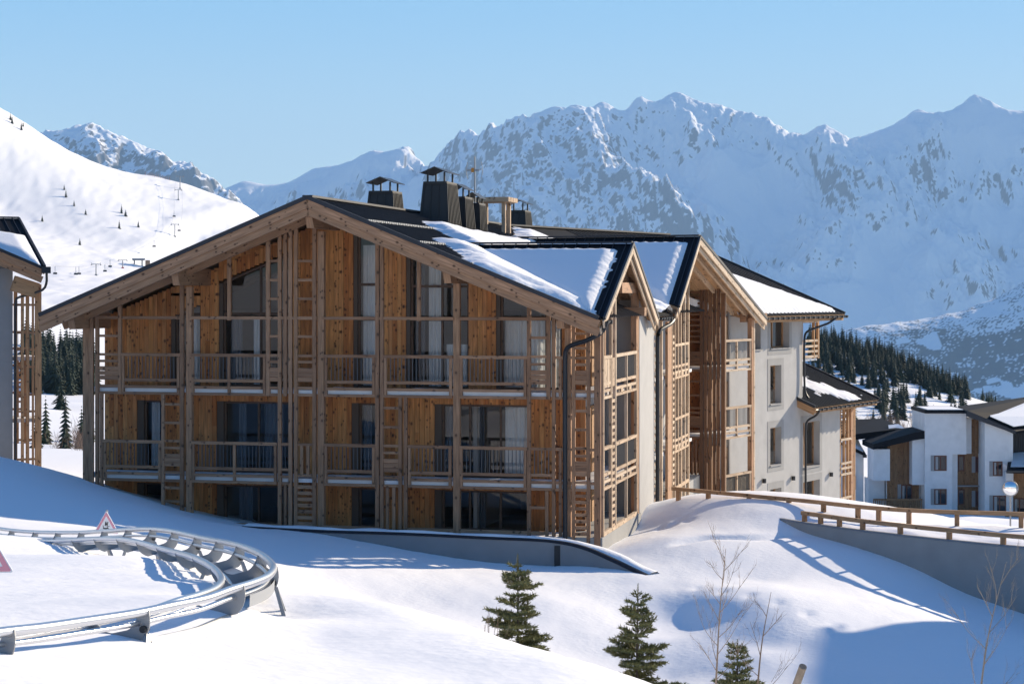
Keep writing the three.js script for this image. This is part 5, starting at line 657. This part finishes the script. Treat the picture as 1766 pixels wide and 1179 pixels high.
// young firs in the foreground
function fir(px, d, topPy, lean, label, wide, sparse) {
  const x = PXM(px, d), y0 = gy(x, d) - .1, yT = EYE - (topPy - 505) / FOCAL * d, H = yT - y0, T = thing('young_fir', label, 'tree', [x, y0, -d], rr(0, 6));
  part(T, 'trunk', new THREE.CylinderGeometry(.008, .035, H * .97, 8, 6).translate(0, H * .485, 0), bark);
  const pos = [], brs = [], seg = (p, dir, len, w) => { for (let q = 0; q < 6; q++) { const a = q / 6 * 6.283 + rnd(), s = Math.abs(dir.y) > .9 ? V(1, 0, 0) : V(0, 1, 0), e1 = dir.clone().cross(s).normalize(), e2 = dir.clone().cross(e1), o = e1.multiplyScalar(Math.cos(a)).add(e2.multiplyScalar(Math.sin(a))), b = p.clone().addScaledVector(dir, rr(0, len)), tip = b.clone().addScaledVector(o, w * rr(.7, 1.2)).addScaledVector(dir, w * .9), sd = dir.clone().cross(o).multiplyScalar(w * .22); pos.push(...b.clone().add(sd).toArray(), ...b.clone().sub(sd).toArray(), ...tip.toArray()); } };
  let ang = rnd() * 6; for (let yy = H * .08; yy < H * .9; yy += lerp(.21, .15, yy / H) * rr(.8, 1.2)) { const t = yy / H, n = Math.round(lerp(7, 4, t)), R = wide * H * (1 - t) ** .8 * rr(.8, 1.1) + .04; for (let i = 0; i < n; i++) { if (rnd() < sparse) continue; ang += 6.283 / n + rr(-.3, .3); const r = R * rr(.6, 1.2), rise = lerp(.08, .6, t) + rr(-.12, .12), dir = V(Math.cos(ang), rise, Math.sin(ang)).normalize(), base = V(0, yy + rr(-.05, .05), 0), tip = base.clone().addScaledVector(dir, r); tip.y -= r * r * .12; brs.push(barGeo(base, tip, .012, .012)); const m = Math.max(3, Math.round(r / .075)); for (let j = 1; j <= m; j++) { const q = base.clone().lerp(tip, j / m); seg(q, dir, .06, .075); if (j < m) for (const s of [-1, 1]) { const sd = dir.clone().applyAxisAngle(V(0, 1, 0), s * rr(.7, 1.1)), len = (r * (1 - j / m) * .55 + .03) * rr(.6, 1.2), k = Math.max(1, Math.round(len / .06)); for (let z = 1; z <= k; z++) seg(q.clone().addScaledVector(sd, len * z / k).add(V(0, -.01 * z, 0)), sd, .05, .068); } } } }
  for (let yy = H * .84; yy < H; yy += .035) seg(V(0, yy, 0), V(0, 1, 0), .04, lerp(.07, .035, (yy - H * .84) / (H * .16)));
  part(T, 'branches', merge(brs), bark, 'stuff'); part(T, 'needles', tris(pos), std({ color: lin(.165, .16, .055), roughness: .85, side: THREE.DoubleSide }), 'stuff'); T.rotation.z = lean; }
fir(893, 46, 956, 0, 'young green fir below the low grey wall, leftmost of the foreground firs', .38, .2);
fir(1098, 45, 1008, .03, 'thin-topped young fir in the middle of the foreground firs', .38, .24);
fir(1272, 40, 1104, 0, 'small dark fir at the foot of the bare sapling', .42, .0);
// leafless saplings
function sapling(px, d, topPy, bottomX, label, seedBranch, col) {
  const H0 = EYE - (topPy - 505) / FOCAL * d, x0 = PXM(bottomX, d), y0 = gy(x0, d) - .15, H = H0 - y0, lean = PXM(px, d) - x0, T = thing('bare_sapling', label, 'tree', [x0, y0, -d]); const mat = std({ color: lin(...col) }), fine = [];
  const stem = [V(0, 0, 0), V(lean * .22, H * .3, .03), V(lean * .5, H * .62, -.03), V(lean, H, .02)], c = new THREE.CatmullRomCurve3(stem);
  const taper = (cv, r0, r1, n) => { const g = new THREE.TubeGeometry(cv, n, 1, 6), p = g.attributes.position; for (let i = 0; i <= n; i++) { const o = cv.getPointAt(i / n), r = lerp(r0, r1, i / n); for (let j = 0; j <= 6; j++) { const k = i * 7 + j; p.setXYZ(k, o.x + (p.getX(k) - o.x) * r, o.y + (p.getY(k) - o.y) * r, o.z + (p.getZ(k) - o.z) * r); } } return g; };
  part(T, 'trunk', taper(c, .026, .004, 24), mat);
  const grow = (p, dir, len, r, lv) => { const e = p.clone().addScaledVector(dir, len).add(V(0, len * .22, 0)), m = p.clone().addScaledVector(dir, len * .5).add(V(rr(-.04, .04), len * .02, rr(-.04, .04))); fine.push(taper(new THREE.CatmullRomCurve3([p, m, e]), r, r * .35, 8)); if (lv) for (let k = 0; k < 2 + lv; k++) { const q = p.clone().lerp(e, rr(.3, .95)), d2 = dir.clone().applyAxisAngle(V(0, 0, 1), rr(-.6, .6)).applyAxisAngle(V(0, 1, 0), rr(-.9, .9)); d2.y += .25; grow(q, d2.normalize(), len * rr(.35, .6), r * .5, lv - 1); } };
  for (let k = 0; k < seedBranch; k++) { const u = .22 + .74 * k / seedBranch, p = c.getPointAt(u), a = k * 2.4 + rr(-.4, .4), dir = V(Math.cos(a) * .75, rr(.5, .95), Math.sin(a) * .6).normalize(); grow(p, dir, H * .34 * (1 - u * .6) * rr(.6, 1.1), .008, 2); }
  part(T, 'branches', merge(fine), mat, 'stuff'); }
sapling(1252, 38, 945, 1232, 'bare many-branched sapling with a pale trunk between two firs', 15, [.30, .22, .155]);
sapling(1736, 36, 968, 1676, 'thin bare sapling leaning right in front of the curved wall', 9, [.32, .25, .18]);
sapling(1330, 37, 1020, 1300, 'slender twiggy shoot right of the many-branched sapling', 5, [.22, .15, .10]);
{ const g = []; for (let k = 0; k < 9; k++) { const x = rr(-.25, .3); g.push(barGeo(V(x, 0, rr(-.1, .1)), V(x + rr(-.06, .1), rr(.25, .55), rr(-.1, .1)), .006, .006)); } const x = PXM(848, 42), m = solo('dry_weed', merge(g), twigMat, 'tuft of dry brown weed stems poking through snow left of the first fir', 'weed', null, 'stuff'); m.position.set(x, gy(x, 42) + .35, -42); }
{ const a = V(3.15, gy(3.15, 26) - .4, -26), b = V(3.62, EYE - 644 / FOCAL * 24.5, -24.5); const P = thing('timber_pole', 'leaning weathered round timber pole at the bottom edge', 'pole', a.toArray()); const d = b.clone().sub(a); part(P, 'shaft', new THREE.CylinderGeometry(.05, .055, d.length(), 12).translate(0, d.length() / 2, 0).applyQuaternion(new THREE.Quaternion().setFromUnitVectors(V(0, 1, 0), d.clone().normalize())), std({ color: lin(.30, .25, .2), map: TL })); }

// ---------------------------------------------------------------- chair lift on the piste
function onHill(px, py) { const tt = (505 - py) / FOCAL; for (let d = 560; d < 1620; d += 3) if (hillY(PXM(px, d), d) >= EYE + tt * d) return V(PXM(px, d), hillY(PXM(px, d), d), -d); const d = 1500; return V(PXM(px, d), hillY(PXM(px, d), d), -d); }
const towers = [[165, 476, 'lift tower with twin crossarm standing nearest the lift station on the left'], [211, 463, 'short lift tower with red base beside the lift station'], [301, 408, 'lift tower in the middle of the ski slope'], [307, 346, 'upper lift tower on the ridged part of the ski slope'], [310, 326, 'topmost lift tower against the skyline peak']].map(([px, py, label], i) => { const p = onHill(px, py), h = Math.max(4, [20, 12, 22, 18, 22][i] / FOCAL * -p.z), T = thing('lift_tower', label, 'lift tower', p.toArray(), .35); const mt = M.galv; part(T, 'mast', new THREE.CylinderGeometry(.2, .3, h, 10).translate(0, h / 2 - .3, 0), mt); part(T, 'crossarm', boxAt(-2.0, 2.0, h - .35, h - .05, -.15, .15), mt); for (const x of [-2.3, 2.3]) { part(T, 'sheave_bank', boxAt(x * .87 - .15, x * .87 + .15, h - .65, h - .35, -1.2, 1.2), M.sheet); part(T, 'ladder_bracket', boxAt(x * .87 - .08, x * .87 + .08, h - .05, h + .5, -.08, .08), mt); } part(T, 'mast_base', boxAt(-.5, .5, -.5, .5, -.5, .5), i === 1 ? std({ color: lin(.5, .05, .05) }) : M.concrete); return { p, h }; });
for (const s of [-2.3, 2.3]) { const pts = towers.filter((_, i) => i !== 1).map(({ p, h }) => V(p.x + s * .94, p.y + h - .6, p.z - s * .3)); pts.unshift(onHill(60, 492).add(V(s, 8, 0))); solo('lift_cable', tube(pts, .03, 5, 120), M.sheet, s < 0 ? 'left-hand steel cable of the chair lift' : 'right-hand steel cable of the chair lift', 'cable', 'chair lift cables'); for (const t of s < 0 ? [.1, .2, .3, .42, .6] : [.14, .26, .5]) { const q = new THREE.CatmullRomCurve3(pts, false, 'centripetal').getPoint(t), C = thing('lift_chair', 'small empty chair hanging from the chair lift cable', 'lift chair', q.toArray(), .35, 'chairs on the lift'); part(C, 'hanger', boxAt(-.08, .08, -3.0, .1, -.08, .08), M.sheet); part(C, 'seat', boxAt(-.8, .8, -3.25, -3.1, -.3, .4), M.black); part(C, 'backrest', boxAt(-.8, .8, -3.1, -2.5, .3, .4), M.black); } }
{ const p = onHill(240, 459), S = thing('lift_station', 'small open chair lift station with grey roof at the foot of the piste', 'lift station', p.toArray(), .3); part(S, 'roof', new THREE.CylinderGeometry(1.1, 1.1, 6, 12, 1, false, 0, Math.PI).rotateZ(Math.PI / 2).scale(1, .6, 1.4).translate(-.5, 2.6, 0), M.galv); part(S, 'machine_body', boxAt(-3.2, 2.2, 2.2, 2.75, -1.3, 1.3), M.sheet); for (const x of [-2.4, 1.2]) part(S, 'column', boxAt(x - .3, x + .3, -.5, 2.3, -.3, .3), M.concrete); part(S, 'operator_cabin', boxAt(2.8, 4.8, -.4, 2.3, -1, 1), std({ color: lin(.25, .16, .1) })); part(S, 'cabin_roof', boxAt(2.6, 5.0, 2.3, 2.5, -1.2, 1.2), M.roofSnow); }
for (let k = 0; k < 14; k++) { const t = k / 13, p = onHill(lerp(250, 292, t), lerp(300.6, 309, t) + 1.5); const m = solo('slalom_marker', new THREE.CylinderGeometry(.12, .12, 2.2, 6).translate(0, .8, 0), std({ color: lin(.35, .18, .12) }), 'thin piste marker pole in the row along the crest of the ski slope', 'marker pole', 'marker poles on the crest'); m.position.copy(p); }
// ---------------------------------------------------------------- white houses beyond the terrace (u, y in metres on a plane 165 m away)
const HU = 20.6, hx = (px) => (px - 883) / HU, hyy = (py) => EYE - (py - 505) / HU;
const houseWall = std({ color: lin(.84, .84, .83), map: TC }), redFrame = std({ color: lin(.14, .05, .03) }), vertWood = [[.42, .22, .10], [.37, .19, .085], [.46, .25, .12]].map((c) => std({ color: lin(...c), map: TL }));
function houseKit(H, ox, oz) {
  const X = (px) => hx(px) - ox, Z = (z) => z - oz; const K = {
    box: (name, px0, px1, py0, py1, z0, z1, mat) => bx(H, null, name, X(px0), X(px1), hyy(py1), hyy(py0), z0, z1, mat),
    slope: (name, pts, t, mat) => part(H, name, slabGeo(pts.map(([px, py, z]) => V(X(px), hyy(py), z)), t), mat),
    prism: (name, pts, z0, z1, mat) => part(H, name, new THREE.ExtrudeGeometry(new THREE.Shape(pts.map(([px, py]) => new THREE.Vector2(X(px), hyy(py)))), { depth: z1 - z0, bevelEnabled: false }).translate(0, 0, z0), mat),
    planks: (px0, px1, py0, py1, z, slant = 0) => { const n = Math.round((px1 - px0) / 4.2); for (let i = 0; i < n; i++) { const a = X(px0) + (X(px1) - X(px0)) * i / n, b = X(px0) + (X(px1) - X(px0)) * (i + 1) / n; bx(H, null, 'plank', a + .005, b - .005, hyy(py1), hyy(py0) + slant * i / n, z - .1, z + rr(0, .015), pick(vertWood)); } },
    window: (px0, px1, py0, py1, z, mull = 1) => { const g = sub(H, 'window'), x0 = X(px0), x1 = X(px1), y0 = hyy(py1), y1 = hyy(py0), f = .09; part(g, 'pane', boxAt(x0, x1, y0, y1, z - .06, z + .012), M.paneDark ??= std({ color: lin(.018, .022, .028), roughness: .06 })); for (const [a, b, c, d] of [[x0, x0 + f, y0, y1], [x1 - f, x1, y0, y1], [x0 + f, x1 - f, y0, y0 + f], [x0 + f, x1 - f, y1 - f, y1]]) part(g, 'frame_bar', boxAt(a, b, c, d, z - .05, z + .03), redFrame); if (mull) part(g, 'mullion', boxAt((x0 + x1) / 2 - f / 2, (x0 + x1) / 2 + f / 2, y0 + f, y1 - f, z - .05, z + .025), redFrame); if (mull) part(g, 'curtain', boxAt(x0 + f, x0 + (x1 - x0) * .3, y0 + f, y1 - f, z - .048, z + .016), M.blind ??= std({ color: lin(.32, .32, .31) })); part(g, 'reveal', boxAt(x0 - .3, x0 - .005, y0 - .02, y1 + .02, z - .2, z + .005), M.band); } }; return K; }
{ const ox = hx(1488), H = thing('white_house', 'small white house with snowy roof half hidden behind the annex', 'house', [ox, 0, -168]), K = houseKit(H, ox, 0);
  K.prism('wall', [[1440, 900], [1501, 900], [1501, 790], [1476, 780], [1440, 766]], -6, 0, houseWall); K.slope('roof', [[1440, 758, .6], [1503, 787, .6], [1512, 758, -9], [1440, 745, -9]], .2, M.roof); K.slope('roof_snow_layer', [[1440, 756, .2], [1500, 783, .2], [1510, 757, -7], [1440, 756, -5]], .06, M.roofSnow); K.box('gutter', 1498, 1504, 788, 793, .3, .7, M.black); K.window(1474, 1487, 826, 850, .02, 0); }
{ const ox = hx(1600), H = thing('white_house', 'white house with stepped black roof, timber bays and small brown windows', 'house', [ox, 0, -165]), K = houseKit(H, ox, 0);
  // dark back roof and snow
  K.slope('roof', [[1440, 760, -4], [1576, 744, -4], [1566, 737, -12], [1440, 742, -12]], .5, M.roof); K.slope('roof_snow_layer', [[1548, 753, -3.4], [1578, 745, -3.4], [1574, 739, -6], [1556, 741, -6]], .12, M.roofSnow);
  // left bay
  K.prism('roof_edge', [[1502, 764], [1502, 773], [1572, 757], [1598, 753], [1598, 740], [1572, 744]], -4, 1.2, M.roof);
  K.box('wall', 1504, 1532, 773, 827, -2, .8, houseWall); K.box('wall', 1502, 1530, 827, 900, -3, -1.0, houseWall); K.planks(1532, 1571, 765, 905, -.4, .35); K.box('wall', 1532, 1602, 762, 905, -3, -.55, houseWall); K.box('wall', 1570, 1590, 755, 834, -2, .9, houseWall); K.planks(1571, 1587, 834, 905, -.4); K.window(1556, 1575, 836, 863, -.36);
  { const g = sub(H, 'balcony'); const X0 = hx(1502) - ox, X1 = hx(1586) - ox; part(g, 'handrail', boxAt(X0, X1, hyy(860), hyy(857), 1.1, 1.25), vertWood[0]); part(g, 'bottom_rail', boxAt(X0, X1, hyy(884), hyy(881), 1.1, 1.25), vertWood[0]); for (let k = 0; k < 27; k++) { const x = lerp(X0, X1 - .1, k / 26); part(g, 'slat', boxAt(x, x + .09, hyy(881), hyy(860), 1.13, 1.2), vertWood[k % 3]); } part(g, 'floor_slab', boxAt(X0, X1, hyy(888), hyy(884), -.4, 1.3), M.concrete); }
  // tall white block
  K.box('wall', 1590, 1661, 711, 781, -4, 1.3, houseWall); K.box('wall', 1590, 1637, 781, 905, -4, 1.3, houseWall); K.box('roof_edge', 1589, 1663, 705, 710.6, -4.2, 1.5, M.roof); K.box('snow_cap', 1594, 1655, 704, 705.8, -3, 1.4, M.roofSnow); K.window(1606, 1627, 783, 809, 1.31); K.window(1606, 1627, 840, 867, 1.31); K.box('wall', 1661, 1673, 721, 781, -4, .6, houseWall);
  // timber bay
  K.planks(1648, 1687, 781, 836, .1); K.planks(1648, 1687, 838, 905, .1); K.planks(1673, 1688, 722, 781, .25); K.box('wall', 1637, 1648, 781, 905, -4, .8, houseWall); K.box('ledge', 1646, 1688, 836, 838, 0, .5, M.band); K.box('wall', 1648, 1700, 740, 905, -4, -.05, houseWall); K.window(1652, 1663, 785, 812, .14, 0); K.window(1652, 1663, 843, 870, .14, 0); K.window(1682, 1687, 787, 814, .14, 0); K.window(1682, 1687, 846, 873, .14, 0); }
{ const ox = hx(1730), H = thing('white_house', 'right-hand white house with black ribbed roof and snow sliding to the eave', 'house', [ox, 0, -164]), K = houseKit(H, ox, 0);
  K.prism('wall', [[1687, 905], [1735, 905], [1735, 741], [1687, 723]], -5, 1.4, houseWall); K.slope('roof', [[1655, 705, 1.7], [1738, 740, 1.7], [1900, 730, -6], [1900, 690, -14], [1668, 704, -4]], .25, M.roof); K.prism('roof_edge', [[1655, 704], [1738, 739], [1738, 744], [1688, 726], [1655, 714]], 1.45, 1.8, M.trim); K.slope('roof_snow_layer', [[1697, 719, 1.3], [1736, 736, 1.5], [1900, 728, -5.4], [1900, 694, -12], [1720, 712, -4]], .05, M.roofSnow).position.y = .22;
  K.box('wall', 1735, 1900, 742, 905, -6, -.6, M.sheetDark); { for (let k = 0; k < 24; k++) { const px = 1737 + k * 4.4; K.box('cladding_rib', px, px + 1.6, 744, 800, -.6, -.52, M.trim); } }
  K.window(1701, 1717, 791, 816, 1.42); K.window(1701, 1723, 849, 877, 1.42);
  K.slope('porch_roof', [[1714, 803, 3.4], [1900, 806, 3.4], [1900, 770, -.6], [1738, 781, -.6]], .25, M.roof); K.slope('roof_snow_layer', [[1722, 800, 3.1], [1900, 801, 3.1], [1900, 769, -.4], [1745, 782, -.4]], .0, M.roofSnow).position.y = .12; K.box('gutter', 1713, 1900, 803, 806, 3.4, 3.6, M.black);
  K.planks(1733, 1790, 808, 905, .6); K.box('wall', 1720, 1733, 808, 848, -.5, 1.9, houseWall); K.window(1740, 1760, 855, 885, .64); { const g = sub(H, 'balcony'); const X0 = hx(1714) - ox, X1 = hx(1800) - ox; part(g, 'handrail', boxAt(X0, X1, hyy(881), hyy(878), 2.9, 3.0), vertWood[0]); for (let k = 0; k < 30; k++) { const x = lerp(X0, X1, k / 30); part(g, 'slat', boxAt(x, x + .09, hyy(900), hyy(880), 2.92, 2.98), vertWood[k % 3]); } } }
// convex traffic mirror on its pole
{ const d = 66, x = PXM(1743, d), y = EYE - (842 - 505) / FOCAL * d, T = thing('traffic_mirror', 'round convex traffic mirror on a thin pole before the right-hand white house', 'mirror', [x, 2, -d], -.3); part(T, 'pole', new THREE.CylinderGeometry(.03, .03, y - 1.2, 10).translate(0, (y - 2 - .8) / 2, -.12), M.galv); part(T, 'mirror_dome', new THREE.SphereGeometry(.42, 28, 10, 0, 6.283, 0, .64).rotateX(Math.PI / 2).translate(0, y - 2, -.36), std({ color: lin(.85, .86, .88), roughness: .04, metalness: 1 })); part(T, 'mirror_rim', new THREE.TorusGeometry(.252, .018, 8, 32).translate(0, y - 2, -.02), M.galv); }
// chalet outside the frame at the right whose shadow lies across the lower right snow
{ const H = thing('chalet_house', 'plain gabled chalet standing outside the view at the far right', 'house', [34, 0, -59]); bx(H, null, 'wall', -6, 6, -2, 11, -8.5, 8, M.plaster); part(H, 'roof', slabGeo([V(0, 13.8, 8.8), V(-6.6, 11.1, 8.8), V(-6.6, 11.1, -8.8), V(0, 13.8, -8.8)], .3), M.roof); part(H, 'roof', slabGeo([V(.01, 13.8, 8.8), V(6.6, 11.1, 8.8), V(6.6, 11.1, -8.8), V(.01, 13.8, -8.8)], .3), M.roof); bx(H, null, 'door', -6.05, -5.99, 0, 2.1, -1, 0, freshWood[0]); }
renderer.render(scene, camera);
